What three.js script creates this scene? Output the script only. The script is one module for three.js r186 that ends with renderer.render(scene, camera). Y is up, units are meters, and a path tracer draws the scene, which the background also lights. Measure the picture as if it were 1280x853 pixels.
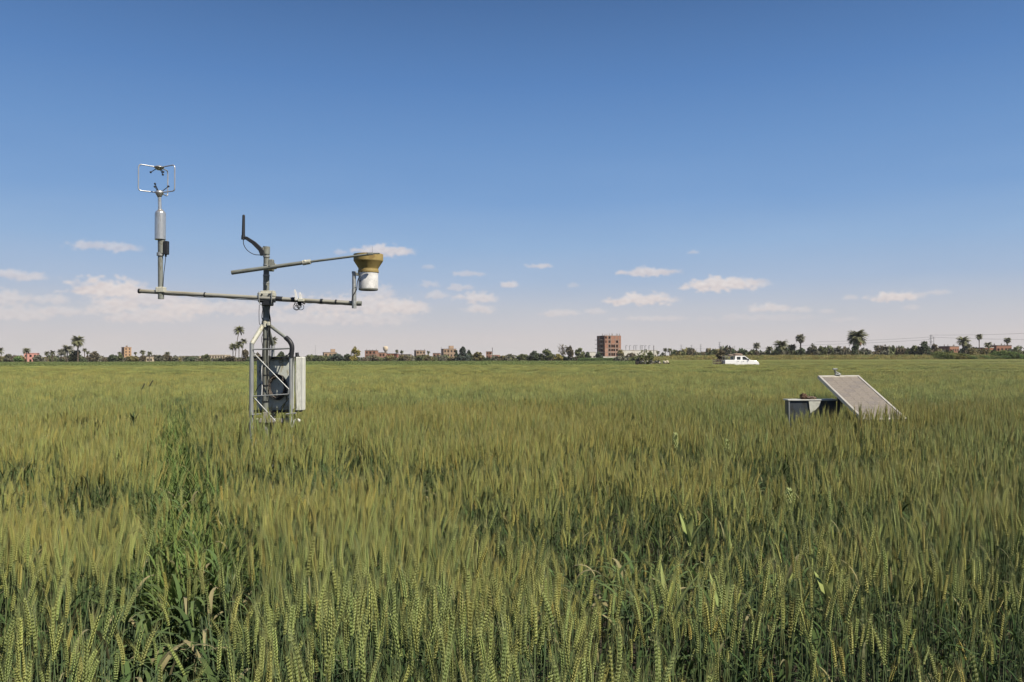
import * as THREE from 'three';
import { mergeGeometries } from 'three/addons/utils/BufferGeometryUtils.js';
import { RoundedBoxGeometry } from 'three/addons/geometries/RoundedBoxGeometry.js';
import { ImprovedNoise } from 'three/addons/math/ImprovedNoise.js';

// ---------------------------------------------------------------- camera, sky, sun, exposure
const EYE = 1.7, FPX = 1000, W0 = 1280, H0 = 853;
const scene = new THREE.Scene();
const camera = new THREE.PerspectiveCamera(2 * Math.atan(H0 / 2 / FPX) * 180 / Math.PI, W0 / H0, 0.05, 6000);
camera.position.set(0, EYE, 0);
camera.rotation.set(0.022, 0, -0.00234, 'YXZ');
camera.updateMatrixWorld(true);
const renderer = new THREE.WebGLRenderer({ antialias: true });
renderer.setSize(1024, 682);
renderer.toneMapping = THREE.LinearToneMapping;
renderer.toneMappingExposure = 1.5;
renderer.shadowMap.enabled = true;

const SUN_DIR = new THREE.Vector3(0.515, 0.743, 0.427).normalize();
const sun = new THREE.DirectionalLight(new THREE.Color(1.0, 0.93, 0.80), 4.9);
sun.position.copy(SUN_DIR).multiplyScalar(200);
sun.castShadow = true;
Object.assign(sun.shadow.camera, { left: -140, right: 140, top: 140, bottom: -140, near: 1, far: 600 });
sun.shadow.mapSize.set(4096, 4096);
scene.add(sun, sun.target);

// seeded randomness and noise
function rngOf(seed) { let a = seed >>> 0; return () => { a = (a + 0x6d2b79f5) | 0; let t = Math.imul(a ^ (a >>> 15), 1 | a); t = (t + Math.imul(t ^ (t >>> 7), 61 | t)) ^ t; return ((t ^ (t >>> 14)) >>> 0) / 4294967296; }; }
const perlin = new ImprovedNoise();
const n2 = (x, y, k = 0) => perlin.noise(x + 11.3, y + 5.7, k + 0.37);
const fbm = (x, y, k, oct) => { let s = 0, a = 1, t = 0; for (let i = 0; i < oct; i++) { s += a * n2(x, y, k + i * 3.1); t += a; a *= 0.5; x *= 2.03; y *= 2.03; } return s / t; };
const clamp = THREE.MathUtils.clamp, lerp = THREE.MathUtils.lerp, sstep = THREE.MathUtils.smoothstep;
const V = (x, y, z) => new THREE.Vector3(x, y, z);
const lin = (v) => { v /= 255; return v <= 0.04045 ? v / 12.92 : ((v + 0.055) / 1.055) ** 2.4; };
const linA = (a) => a.map(lin);

// the point at distance depth (metres along the ground axis) seen at a spot of the photograph
const camQ = camera.quaternion.clone();
function at(px, py, depth) {
  const r = V((px - W0 / 2) / FPX, (H0 / 2 - py) / FPX, -1).applyQuaternion(camQ);
  return r.multiplyScalar(depth / -r.z).add(camera.position);
}
const xAt = (px, depth) => (px - W0 / 2) / FPX * depth;

// sky: clear air over a dusty horizon, low fair-weather clouds
{
  const W = 4096, H = 2048, data = new Float32Array(W * H * 4);
  const stops = [[0, [208, 202, 200]], [1.5, [205, 200, 201]], [3.4, [191, 195, 205]], [5.5, [167, 186, 212]], [8, [148, 178, 214]], [11, [126, 163, 209]], [15, [109, 149, 200]], [19, [92, 133, 188]], [24.5, [75, 111, 162]], [36, [50, 86, 146]], [60, [40, 70, 128]], [90, [36, 64, 120]]].map(([e, c]) => [e, linA(c)]);
  const air = (e) => {
    if (e <= 0) return stops[0][1];
    let i = 1; while (i < stops.length - 1 && stops[i][0] < e) i++;
    const [a, ca] = stops[i - 1], [b, cb] = stops[i], t = clamp((e - a) / (b - a), 0, 1);
    return ca.map((c, k) => lerp(c, cb[k], t));
  };
  // cloud list: azimuth and elevation (degrees), half widths, thickness of the cloud
  const clouds = [], D = 180 / Math.PI;
  const seen = (px, py, w, h, a) => { const p = at(px, py, 1).sub(camera.position); clouds.push([Math.atan2(p.x, -p.z) * D, Math.atan2(p.y, Math.hypot(p.x, p.z)) * D, w / 2 / FPX * D, h / 2 / FPX * D, a]); };
  [[130, 309, 92, 15, 0.6], [28, 346, 56, 17, 0.65], [135, 362, 110, 30, 1.0], [185, 376, 130, 26, 0.7], [65, 376, 40, 16, 0.55], [10, 374, 60, 22, 0.6], [20, 394, 80, 26, 0.5], [75, 390, 60, 16, 0.5], [140, 384, 70, 24, 0.7], [230, 388, 80, 26, 0.7], [185, 396, 130, 24, 0.55], [290, 386, 150, 26, 0.6], [480, 315, 92, 19, 0.9], [426, 316, 20, 8, 0.4], [470, 368, 60, 30, 0.55], [440, 384, 190, 36, 0.75], [505, 386, 80, 26, 0.8], [430, 400, 220, 26, 0.5], [536, 334, 20, 7, 0.35], [586, 343, 54, 9, 0.5], [572, 360, 50, 12, 0.5], [535, 356, 36, 12, 0.4], [545, 370, 40, 14, 0.5], [598, 374, 60, 20, 0.75], [600, 388, 50, 16, 0.6], [636, 357, 30, 12, 0.75], [674, 333, 40, 10, 0.8], [716, 357, 22, 8, 0.3], [700, 392, 66, 12, 0.5], [745, 390, 36, 12, 0.4], [804, 376, 104, 21, 0.95], [817, 341, 80, 14, 0.85], [908, 357, 120, 24, 1.0], [867, 316, 18, 7, 0.45], [815, 399, 110, 8, 0.4], [964, 386, 54, 13, 0.65], [1002, 388, 30, 9, 0.4], [1062, 373, 26, 8, 0.45], [1118, 372, 74, 16, 0.95], [1170, 366, 40, 9, 0.45], [1140, 385, 20, 8, 0.3], [1035, 390, 24, 7, 0.35], [1055, 400, 40, 8, 0.25], [950, 398, 160, 12, 0.25]].forEach((c) => seen(...c));
  const r = rngOf(77);
  for (let i = 0; i < 120; i++) { const az = 40 + r() * 280; clouds.push([az > 180 ? az - 360 : az, 2.2 + r() * r() * 6, 1 + r() * 3, 0.3 + r() * 0.7, 0.3 + r() * 0.6]); }
  const cTop = linA([242, 231, 223]), cBase = linA([213, 198, 194]);
  for (let row = 0; row < H; row++) {
    const e = ((row + 0.5) / H - 0.5) * 180;
    const near = clouds.filter((c) => Math.abs(e - c[1]) < c[3] * 2.4 + 0.3);
    for (let col = 0; col < W; col++) {
      const az = ((((col + 0.5) / W - 0.5) * 360 + 90 + 540) % 360) - 180, o = (row * W + col) * 4;
      let c = air(e);
      if (e > 0 && e < 14) {
        const wob = fbm(az * 0.12, e * 0.5, 2, 3) * 0.05;
        c = c.map((v, k) => v * (1 + wob * [1, 0.6, 0.3][k]));
        let alpha = 0, lit = 0;
        for (const [ca, ce, hw, hh, th] of near) {
          let da = az - ca; if (da > 180) da -= 360; if (da < -180) da += 360;
          if (Math.abs(da) > hw * 1.6) continue;
          const nx = fbm(az * 1.1, e * 2.2, ca, 5), ny = fbm(az * 2.4 + 7, e * 4.5, ca + 9, 4);
          const u = da / hw + nx * 0.5, v = (e - ce) / hh + ny * 0.8;
          const d = v > 0 ? u * u + v * v : u * u + v * v * 2.6;
          const a = th * sstep(1 - d + nx * 0.9, 0.04, 0.8) * 0.95;
          if (a > 0) { const l = clamp(0.5 + v * 0.45 + ny * 0.6, 0, 1); lit = (lit * alpha + l * a) / (alpha + a); alpha = 1 - (1 - alpha) * (1 - a); }
        }
        if (alpha > 0) c = c.map((s, k) => lerp(s, lerp(cBase[k], cTop[k], lit), alpha * 0.8));
      }
      data[o] = c[0] / 1.5; data[o + 1] = c[1] / 1.5; data[o + 2] = c[2] / 1.5; data[o + 3] = 1;
    }
  }
  const sky = new THREE.DataTexture(data, W, H, THREE.RGBAFormat, THREE.FloatType);
  sky.mapping = THREE.EquirectangularReflectionMapping; sky.magFilter = THREE.LinearFilter; sky.needsUpdate = true;
  scene.background = sky; scene.environment = sky;
}
scene.fog = new THREE.FogExp2(new THREE.Color(0.80, 0.78, 0.78), 0.00008);

// ---------------------------------------------------------------- helpers
const used = {};
function numbered(name) { const k = used[name] = (used[name] ?? -1) + 1; return k ? name + '_' + String(k).padStart(3, '0') : name; }
function tag(o, label, category, group, kind) { if (label) o.userData.label = label; if (category) o.userData.category = category; if (group) o.userData.group = group; if (kind) o.userData.kind = kind; return o; }
function thing(name, label, category, p, turn = 0, group) {
  const g = new THREE.Group(); g.name = numbered(name); g.position.copy(p); g.rotation.y = turn;
  scene.add(g); return tag(g, label, category, group);
}
function merged(geos) {
  if (!Array.isArray(geos)) return geos;
  if (geos.length === 1) return geos[0];
  const flat = geos.some((g) => !g.index);
  return mergeGeometries(geos.map((g) => (flat && g.index ? g.toNonIndexed() : g)));
}
function part(parent, name, geos, mat) { const m = new THREE.Mesh(merged(geos), mat); m.name = name; parent.add(m); return m; }
function partW(parent, name, geos, mat) {          // geometry given in world coordinates, parent not turned
  const g = merged(geos); const p = V(0, 0, 0); for (let q = parent; q && q !== scene; q = q.parent) p.add(q.position);
  g.translate(-p.x, -p.y, -p.z); const m = new THREE.Mesh(g, mat); m.name = name; parent.add(m); return m;
}
function rod(a, b, r, r2 = r, sides = 12) {
  const d = b.clone().sub(a), g = new THREE.CylinderGeometry(r2, r, d.length(), sides, 1);
  g.applyQuaternion(new THREE.Quaternion().setFromUnitVectors(V(0, 1, 0), d.normalize()));
  const m = a.clone().add(b).multiplyScalar(0.5); return g.translate(m.x, m.y, m.z);
}
const bend = (pts, r, n = 24, sides = 8) => new THREE.TubeGeometry(new THREE.CatmullRomCurve3(pts, false, 'catmullrom', 0.5), n, r, sides, false);
const box = (w, h, d, x = 0, y = 0, z = 0) => new THREE.BoxGeometry(w, h, d).translate(x, y, z);
const rbox = (w, h, d, r, x = 0, y = 0, z = 0) => new RoundedBoxGeometry(w, h, d, 2, r).translate(x, y, z);
const ball = (r, p, ws = 12, hs = 8) => new THREE.SphereGeometry(r, ws, hs).translate(p.x, p.y, p.z);
function lathe(profile, p, seg = 32) { return new THREE.LatheGeometry(profile.map(([r, y]) => new THREE.Vector2(r, y)), seg).translate(p.x, p.y, p.z); }
function noiseTex(size, f, rx = 1, ry = 1) {
  const d = new Uint8Array(size * size * 4);
  for (let y = 0; y < size; y++) for (let x = 0; x < size; x++) { const v = f(x / size, y / size); for (let k = 0; k < 3; k++) d[(y * size + x) * 4 + k] = clamp(Array.isArray(v) ? v[k] : v, 0, 1) * 255; d[(y * size + x) * 4 + 3] = 255; }
  const t = new THREE.DataTexture(d, size, size, THREE.RGBAFormat); t.magFilter = THREE.LinearFilter; t.wrapS = t.wrapT = THREE.RepeatWrapping; t.repeat.set(rx, ry); t.colorSpace = THREE.SRGBColorSpace; t.needsUpdate = true; return t;
}
const mottle = noiseTex(256, (u, v) => 0.86 + 0.22 * fbm(u * 9, v * 9, 1, 5) + 0.06 * fbm(u * 60, v * 60, 4, 2));
const grime = noiseTex(256, (u, v) => { const s = sstep(fbm(u * 7, v * 7, 8, 5), 0.05, 0.35), g = 0.93 + 0.1 * fbm(u * 40, v * 40, 3, 3); return [g - s * 0.16, g - s * 0.2, g - s * 0.28]; });
const M = (rgb, rough = 0.8, metal = 0, map = mottle, extra = {}) => new THREE.MeshStandardMaterial({ color: new THREE.Color().setRGB(...rgb), roughness: rough, metalness: metal, map, ...extra });
const mat = {
  galv: M([0.42, 0.43, 0.42], 0.5, 0.45), galvDull: M([0.22, 0.23, 0.205], 0.6, 0.15, grime), boom: M([0.31, 0.3, 0.255], 0.65, 0, grime), coil: M([0.13, 0.105, 0.085], 0.8), alu: M([0.62, 0.62, 0.6], 0.32, 0.7, grime), steel: M([0.6, 0.6, 0.6], 0.35, 0.5),
  creamPipe: M([0.55, 0.54, 0.45], 0.6, 0.1, grime), black: M([0.018, 0.019, 0.022], 0.55), rubber: M([0.025, 0.025, 0.025], 0.8), white: M([0.8, 0.79, 0.76], 0.5, 0, mottle), boxCream: M([0.8, 0.79, 0.7], 0.5, 0, mottle),
  plate: M([0.5, 0.52, 0.47], 0.55, 0, grime), yellow: M([0.32, 0.235, 0.08], 0.7, 0, grime), concrete: M([0.3, 0.28, 0.25], 0.9, 0, grime),
  cell: M([0.26, 0.225, 0.185], 0.45), cellB: M([0.235, 0.205, 0.175], 0.45), backsheet: M([0.42, 0.37, 0.31], 0.5), frame: M([0.6, 0.57, 0.5], 0.4, 0.4, grime),
  batteryBox: M([0.05, 0.06, 0.072], 0.5, 0.2, grime), boxLid: M([0.5, 0.5, 0.46], 0.5, 0.2, grime), paper: M([0.62, 0.62, 0.54], 0.9), rust: M([0.1, 0.055, 0.03], 0.95),
  carWhite: new THREE.MeshPhysicalMaterial({ color: 0xe9e9e6, roughness: 0.35, clearcoat: 0.6, clearcoatRoughness: 0.1 }), carGlass: new THREE.MeshPhysicalMaterial({ color: new THREE.Color(0.03, 0.04, 0.045), roughness: 0.06 }),
  lampRed: M([0.4, 0.03, 0.02], 0.3), lampClear: M([0.7, 0.7, 0.65], 0.15), tan: M([0.34, 0.25, 0.19], 0.95), sackDark: M([0.045, 0.042, 0.038], 0.9), sackGrey: M([0.26, 0.25, 0.22], 0.95), sackPale: M([0.6, 0.53, 0.4], 0.95),
  brick: M([0.33, 0.165, 0.105], 0.95, 0, grime), brickPale: M([0.38, 0.22, 0.155], 0.95, 0, grime), plasterTan: M([0.4, 0.28, 0.19], 0.95, 0, grime), plasterPink: M([0.62, 0.3, 0.25], 0.95, 0, grime), plasterCream: M([0.62, 0.52, 0.38], 0.95, 0, grime), plasterWhite: M([0.72, 0.69, 0.6], 0.9, 0, grime), orange: M([0.46, 0.29, 0.17], 0.95, 0, grime), slab: M([0.26, 0.22, 0.19], 0.95, 0, grime), shutter: M([0.05, 0.042, 0.035], 0.8), pylon: M([0.3, 0.3, 0.31], 0.6, 0.4), wood: M([0.13, 0.09, 0.06], 0.9),
};
function leafMat(rgb) { return new THREE.MeshPhysicalMaterial({ color: new THREE.Color().setRGB(...rgb), roughness: 0.95, transmission: 0.22, thickness: 0, specularIntensity: 0.3, side: THREE.DoubleSide, vertexColors: true }); }

// a mesh builder with colours: tubes, pods, blades; slot 0 is the stalk material, slot 1 the leaf material
class MB {
  constructor() { this.p = []; this.c = []; this.i = [[], []]; }
  v(p, c) { this.p.push(p.x, p.y, p.z); this.c.push(c[0], c[1], c[2]); return this.p.length / 3 - 1; }
  f(s, a, b, c) { this.i[s].push(a, b, c); }
  tube(pts, radii, sides, col, s = 0) {
    let prev = null;
    pts.forEach((q, k) => {
      const d = (pts[k + 1] ?? q).clone().sub(pts[k - 1] ?? q).normalize(), a = V(0, 0, 1).cross(d); if (a.lengthSq() < 1e-4) a.set(1, 0, 0); a.normalize(); const b = d.clone().cross(a), ring = [];
      for (let j = 0; j < sides; j++) { const t = j / sides * Math.PI * 2; ring.push(this.v(q.clone().addScaledVector(a, Math.cos(t) * radii[k]).addScaledVector(b, Math.sin(t) * radii[k]), Array.isArray(col[0]) ? col[k] : col)); }
      if (prev) for (let j = 0; j < sides; j++) { const n = (j + 1) % sides; this.f(s, prev[j], prev[n], ring[j]); this.f(s, ring[j], prev[n], ring[n]); }
      prev = ring;
    });
  }
  pod(base, axis, wide, len, w, t, col, colTip = col) {   // a grain husk: six corners, drawn out along axis
    const nrm = axis.clone().cross(wide).normalize(), m = base.clone().addScaledVector(axis, len * 0.42);
    const a = this.v(base, col), b = this.v(base.clone().addScaledVector(axis, len), colTip), r = [this.v(m.clone().addScaledVector(wide, w / 2), col), this.v(m.clone().addScaledVector(nrm, t / 2), col), this.v(m.clone().addScaledVector(wide, -w / 2), col), this.v(m.clone().addScaledVector(nrm, -t / 2), col)];
    for (let j = 0; j < 4; j++) { const n = (j + 1) % 4; this.f(0, a, r[n], r[j]); this.f(0, b, r[j], r[n]); }
  }
  awn(base, dir, len, w, col, r) {
    const s = V(r() - 0.5, (r() - 0.5) * 0.3, r() - 0.5).cross(dir).normalize(), tip = base.clone().addScaledVector(dir, len);
    this.f(0, this.v(base.clone().addScaledVector(s, w / 2), col), this.v(base.clone().addScaledVector(s, -w / 2), col), this.v(tip, col));
  }
  blade(base, az, len, wid, elev, droop, segs, col, colTip, fold = 0.25, twist = 0) {   // an arching leaf with a folded midrib
    let p = base.clone(), e = elev, prev = null;
    for (let k = 0; k <= segs; k++) {
      const t = k / segs, w = wid * (t < 0.3 ? lerp(0.55, 1, t / 0.3) : Math.pow(Math.max(0, 1 - (t - 0.3) / 0.7), 0.65)) / 2, a = az + twist * t;
      const d = V(Math.cos(a) * Math.cos(e), Math.sin(e), Math.sin(a) * Math.cos(e)), s = V(-Math.sin(a), 0, Math.cos(a)), up = s.clone().cross(d).normalize(); if (up.y < 0) up.negate();
      const c = col.map((v, i) => lerp(v, colTip[i], t));
      const row = [this.v(p.clone().addScaledVector(s, w).addScaledVector(up, w * fold), c), this.v(p, c), this.v(p.clone().addScaledVector(s, -w).addScaledVector(up, w * fold), c)];
      if (prev) for (let j = 0; j < 2; j++) { this.f(1, prev[j], prev[j + 1], row[j]); this.f(1, row[j], prev[j + 1], row[j + 1]); }
      prev = row; p = p.clone().addScaledVector(d, len / segs); e -= droop / segs * (0.4 + 1.2 * t);
    }
  }
  build() {
    const g = new THREE.BufferGeometry(); g.setAttribute('position', new THREE.Float32BufferAttribute(this.p, 3)); g.setAttribute('color', new THREE.Float32BufferAttribute(this.c, 3));
    g.setIndex([...this.i[0], ...this.i[1]]); g.addGroup(0, this.i[0].length, 0); g.addGroup(this.i[0].length, this.i[1].length, 1); g.computeVertexNormals(); return g;
  }
}
const stalkMat = new THREE.MeshStandardMaterial({ color: 0xffffff, vertexColors: true, roughness: 0.5, side: THREE.DoubleSide });
const bladeMat = leafMat([1, 1, 1]);
const cropMats = [stalkMat, bladeMat];

// ---------------------------------------------------------------- the ground
const soilTex = noiseTex(512, (u, v) => { const n = 0.8 + 0.5 * fbm(u * 14, v * 14, 5, 5); return [n, n * 0.97, n * 0.93]; }, 400, 400);
{
  const g = new THREE.PlaneGeometry(5000, 5000).rotateX(-Math.PI / 2).translate(0, 0, -1500);
  const m = new THREE.Mesh(g, M([0.075, 0.06, 0.042], 1, 0, soilTex)); m.name = 'ground'; scene.add(tag(m, 'dark soil of the fields under the crops', 'ground', null, 'structure'));
  const t = new THREE.Mesh(new THREE.PlaneGeometry(400, 3.4, 80, 2).rotateX(-Math.PI / 2).translate(20, 0.004, -99.2), M([0.22, 0.17, 0.11], 1, 0, soilTex)); t.name = 'dirt_track'; scene.add(tag(t, 'dirt track along the far edge of the wheat field', 'track', null, 'structure'));
}

// ---------------------------------------------------------------- the instrument tower and what it carries
const D = 9.55;
const T = (px, py, dz = 0) => at(px, py, D - dz);   // dz > 0: nearer to the camera
const U = D / FPX;                                  // one photograph pixel at the tower
const groundUnder = (p) => V(p.x, 0, p.z);
const toGround = (px, py, dz) => { const p = T(px, py, dz); return V(p.x, 0, p.z); };
{
  const tower = thing('lattice_tower', 'short grey three-legged lattice tower standing in the wheat', 'tower', toGround(340, 450, -0.15));
  const legL = [T(314.5, 430), toGround(314.5, 430, 0)], legR0 = T(363.6, 441), legR = [legR0, toGround(363.6, 441, 0)], apex = T(332, 403, -0.14);
  const legB = [T(341, 432, -0.44), toGround(341, 432, -0.44)];
  partW(tower, 'leg', [rod(legL[1], legL[0], 2.7 * U), ball(2.75 * U, legL[0])], mat.galv);
  partW(tower, 'leg', [rod(legR[1], legR[0], 2.5 * U), bend([T(363.6, 442), T(364.6, 434), T(362, 427, -0.01), T(356, 421.5, -0.03)], 2.5 * U)], mat.galv);
  partW(tower, 'leg', [rod(legB[1], legB[0], 2.4 * U)], mat.galv);
  partW(tower, 'top_strut', [rod(T(315, 429), T(330, 405, -0.12), 2.9 * U, 3.1 * U), ball(2.9 * U, T(315, 429))], mat.creamPipe);
  partW(tower, 'top_strut', rod(T(357, 422.3, -0.03), T(335, 405.5, -0.12), 1.9 * U, 2.2 * U), mat.galvDull);
  partW(tower, 'top_strut', rod(legB[0], T(333, 404, -0.2), 2.2 * U), mat.galvDull);
  partW(tower, 'tape_wrap', bend([T(363.8, 447, 0.004), T(364.8, 434, 0.004), T(362, 427, 0), T(357, 422, -0.02)], 3.1 * U), mat.black).userData.label = 'black tape wrapped round the bend of the right leg';
  const braces = [[316, 437, 363, 435.5], [317, 495.5, 360, 493], [318, 443, 361, 487], [361, 487, 360, 493], [318, 498, 348, 531]];
  for (const [a, b, c, d] of braces) partW(tower, 'brace', rod(T(a, b, 0.02), T(c, d, 0.02), 0.75 * U, 0.75 * U, 8), mat.galv);
  for (const [a, b, da, c, d, dc] of [[363, 440, 0, 343, 463, -0.42], [363, 496, 0, 342, 520, -0.42], [316, 440, 0, 341, 466, -0.42], [316, 497, 0, 341, 522, -0.42], [342, 437, -0.42, 316, 437, 0], [342, 437, -0.42, 363, 436, 0], [342, 494, -0.42, 363, 494, 0]]) partW(tower, 'brace', rod(T(a, b, da), T(c, d, dc), 0.7 * U, 0.7 * U, 8), mat.galvDull);
  // centre mast pipe, its joints and bands
  const mz = -0.13, mx = (y) => lerp(333, 331.5, (y - 309) / 220);
  partW(tower, 'mast_pipe', [rod(toGround(331.5, 450, mz), T(mx(400), 400, mz), 3.5 * U, 3.5 * U, 20), rod(T(mx(402), 402, mz), T(mx(345), 345, mz), 3.85 * U, 3.85 * U, 20), rod(T(mx(346), 346, mz), T(mx(310), 310, mz), 3.6 * U, 3.6 * U, 20)], mat.galvDull);
  for (const [y, h, r] of [[321, 1.6, 4.3], [331.5, 1.2, 4.2], [344.5, 1.8, 4.3], [354, 1, 4.2], [399, 3, 4.4], [424, 1.6, 4.1], [436, 1.8, 4.1], [469, 1, 4], [482, 1.5, 4.2], [502, 1.6, 4.2]]) partW(tower, 'band', rod(T(mx(y), y + h / 2, mz), T(mx(y), y - h / 2, mz), r * U, r * U, 20), y === 424 || y > 460 ? mat.black : mat.galv);
  partW(tower, 'cap', [rod(T(332.6, 318, mz), T(332.9, 308.5, mz), 4.6 * U, 4.4 * U, 16), rbox(3.2 * U, 7 * U, 5 * U, 0.006, ...T(328.5, 313, mz + 0.03).toArray())], mat.galvDull);
  partW(tower, 'collar', [rod(T(332, 409, mz), T(332, 401.5, mz), 5.2 * U, 4.9 * U, 20), rbox(4 * U, 5 * U, 5 * U, 0.008, ...T(336, 405, mz + 0.04).toArray())], mat.creamPipe);
  partW(tower, 'foot_beam', rbox(52 * U, 5.5 * U, 6 * U, 0.01, ...T(340, 526, -0.1).toArray()), mat.concrete);
  partW(tower, 'foot_block', [rbox(8 * U, 14 * U, 8 * U, 0.01, ...T(333, 522, mz + 0.02).toArray())], mat.concrete);
  for (const [px, py] of [[318, 519], [362, 518]]) partW(tower, 'bolt_band', [rod(T(px - 5, py, 0.03), T(px + 8, py - 1.4, 0.03), 0.8 * U, 0.8 * U, 8)], mat.steel);
  // cables strapped along the mast
  const r = rngOf(3);
  for (let k = 0; k < 5; k++) {
    const pts = []; const off = [-4.6, 4.4, 4.9, -3.9, 2.2][k], y0 = [380, 378, 380, 404, 404][k], y1 = [404, 470, 450, 520, 500][k];
    for (let j = 0; j <= 7; j++) { const y = lerp(y0, y1, j / 7); pts.push(T(mx(y) + off + (r() - 0.5) * 1.8, y, mz + 0.035 + r() * 0.02)); }
    partW(tower, 'cable', bend(pts, 0.55 * U, 40, 6), mat.rubber);
  }
  partW(tower, 'cable', bend([T(324, 381, mz + 0.03), T(323.6, 392, mz + 0.03), T(324, 404, mz + 0.03), T(326, 407, mz)], 0.35 * U, 24, 6), mat.rubber);
  partW(tower, 'cable', bend([T(329, 416, mz), T(326.6, 424, mz + 0.02), T(328, 434, mz), T(327, 452, mz)], 0.35 * U, 24, 6), mat.rubber);
  partW(tower, 'cable_strand', bend([T(329, 452, mz + .04), T(327, 462, mz + .05), T(327.6, 478, mz + .05), T(327, 494, mz + .05)], 0.75 * U, 24, 6), mat.white);
}
{
  // lower cross arm
  const a = T(174, 364, 0.02), b = T(451, 379.5, 0.02), along = (t) => a.clone().lerp(b, t), tOf = (px) => (px - 174) / 277;
  const arm = thing('cross_arm', 'long grey pipe arm clamped level across the tower mast', 'pipe arm', along(tOf(332)));
  partW(arm, 'pipe', rod(a, b, 2.55 * U, 2.45 * U, 16), mat.boom);
  partW(arm, 'end_cap', rod(along(-0.004), along(0.004), 3 * U, 3 * U, 16), mat.black);
  partW(arm, 'end_cap', rod(along(0.985), along(1.003), 3 * U, 3 * U, 16), mat.galvDull);
  const c = along(tOf(332.5)); 
  partW(arm, 'clamp', [rbox(21 * U, 4.6 * U, 10 * U, 0.006, c.x, c.y + 4.6 * U, c.z - 0.03), rbox(17 * U, 3 * U, 8 * U, 0.006, c.x + 1 * U, c.y + 8 * U, c.z - 0.04)], mat.creamPipe);
  for (const s of [-1, 1]) partW(arm, 'bolt', rod(V(c.x + s * 4.5 * U, c.y + 4.6 * U, c.z + 0.018), V(c.x + s * 4.5 * U, c.y + 4.6 * U, c.z + 0.03), 1.1 * U, 1.1 * U, 6), mat.black);
  partW(arm, 'saddle', [rbox(20 * U, 3 * U, 9 * U, 0.008, c.x, c.y - 3.6 * U, c.z - 0.03), rbox(13 * U, 6 * U, 9 * U, 0.012, c.x + U, c.y - 6.5 * U, c.z - 0.03)], mat.black);
  for (const s of [-1, 1]) partW(arm, 'u_bolt', bend([V(c.x + s * 8 * U, c.y + 8 * U, c.z + .03), V(c.x + s * 8 * U, c.y, c.z + .035), V(c.x + s * 7 * U, c.y - 7 * U, c.z + .02), V(c.x + s * 4 * U, c.y - 9.5 * U, c.z - .02)], 0.6 * U, 16, 6), mat.galv);
  for (const [px, w] of [[349, 8], [366.5, 4], [256, 1.4], [402, 3], [420, 2]]) partW(arm, 'tape', rod(along(tOf(px - w / 2)), along(tOf(px + w / 2)), 3.15 * U, 3.15 * U, 14), mat.black);
  const r = rngOf(12);
  for (const [p0, p1] of [[205, 330], [345, 450], [380, 445]]) { const pts = []; for (let k = 0; k <= 9; k++) { const q = along(tOf(lerp(p0, p1, k / 9))); pts.push(V(q.x, q.y - (2.5 + r() * 1.3) * U, q.z + 0.015 + r() * 0.01)); } partW(arm, 'cable', bend(pts, 0.5 * U, 50, 6), mat.rubber); }
}
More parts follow.
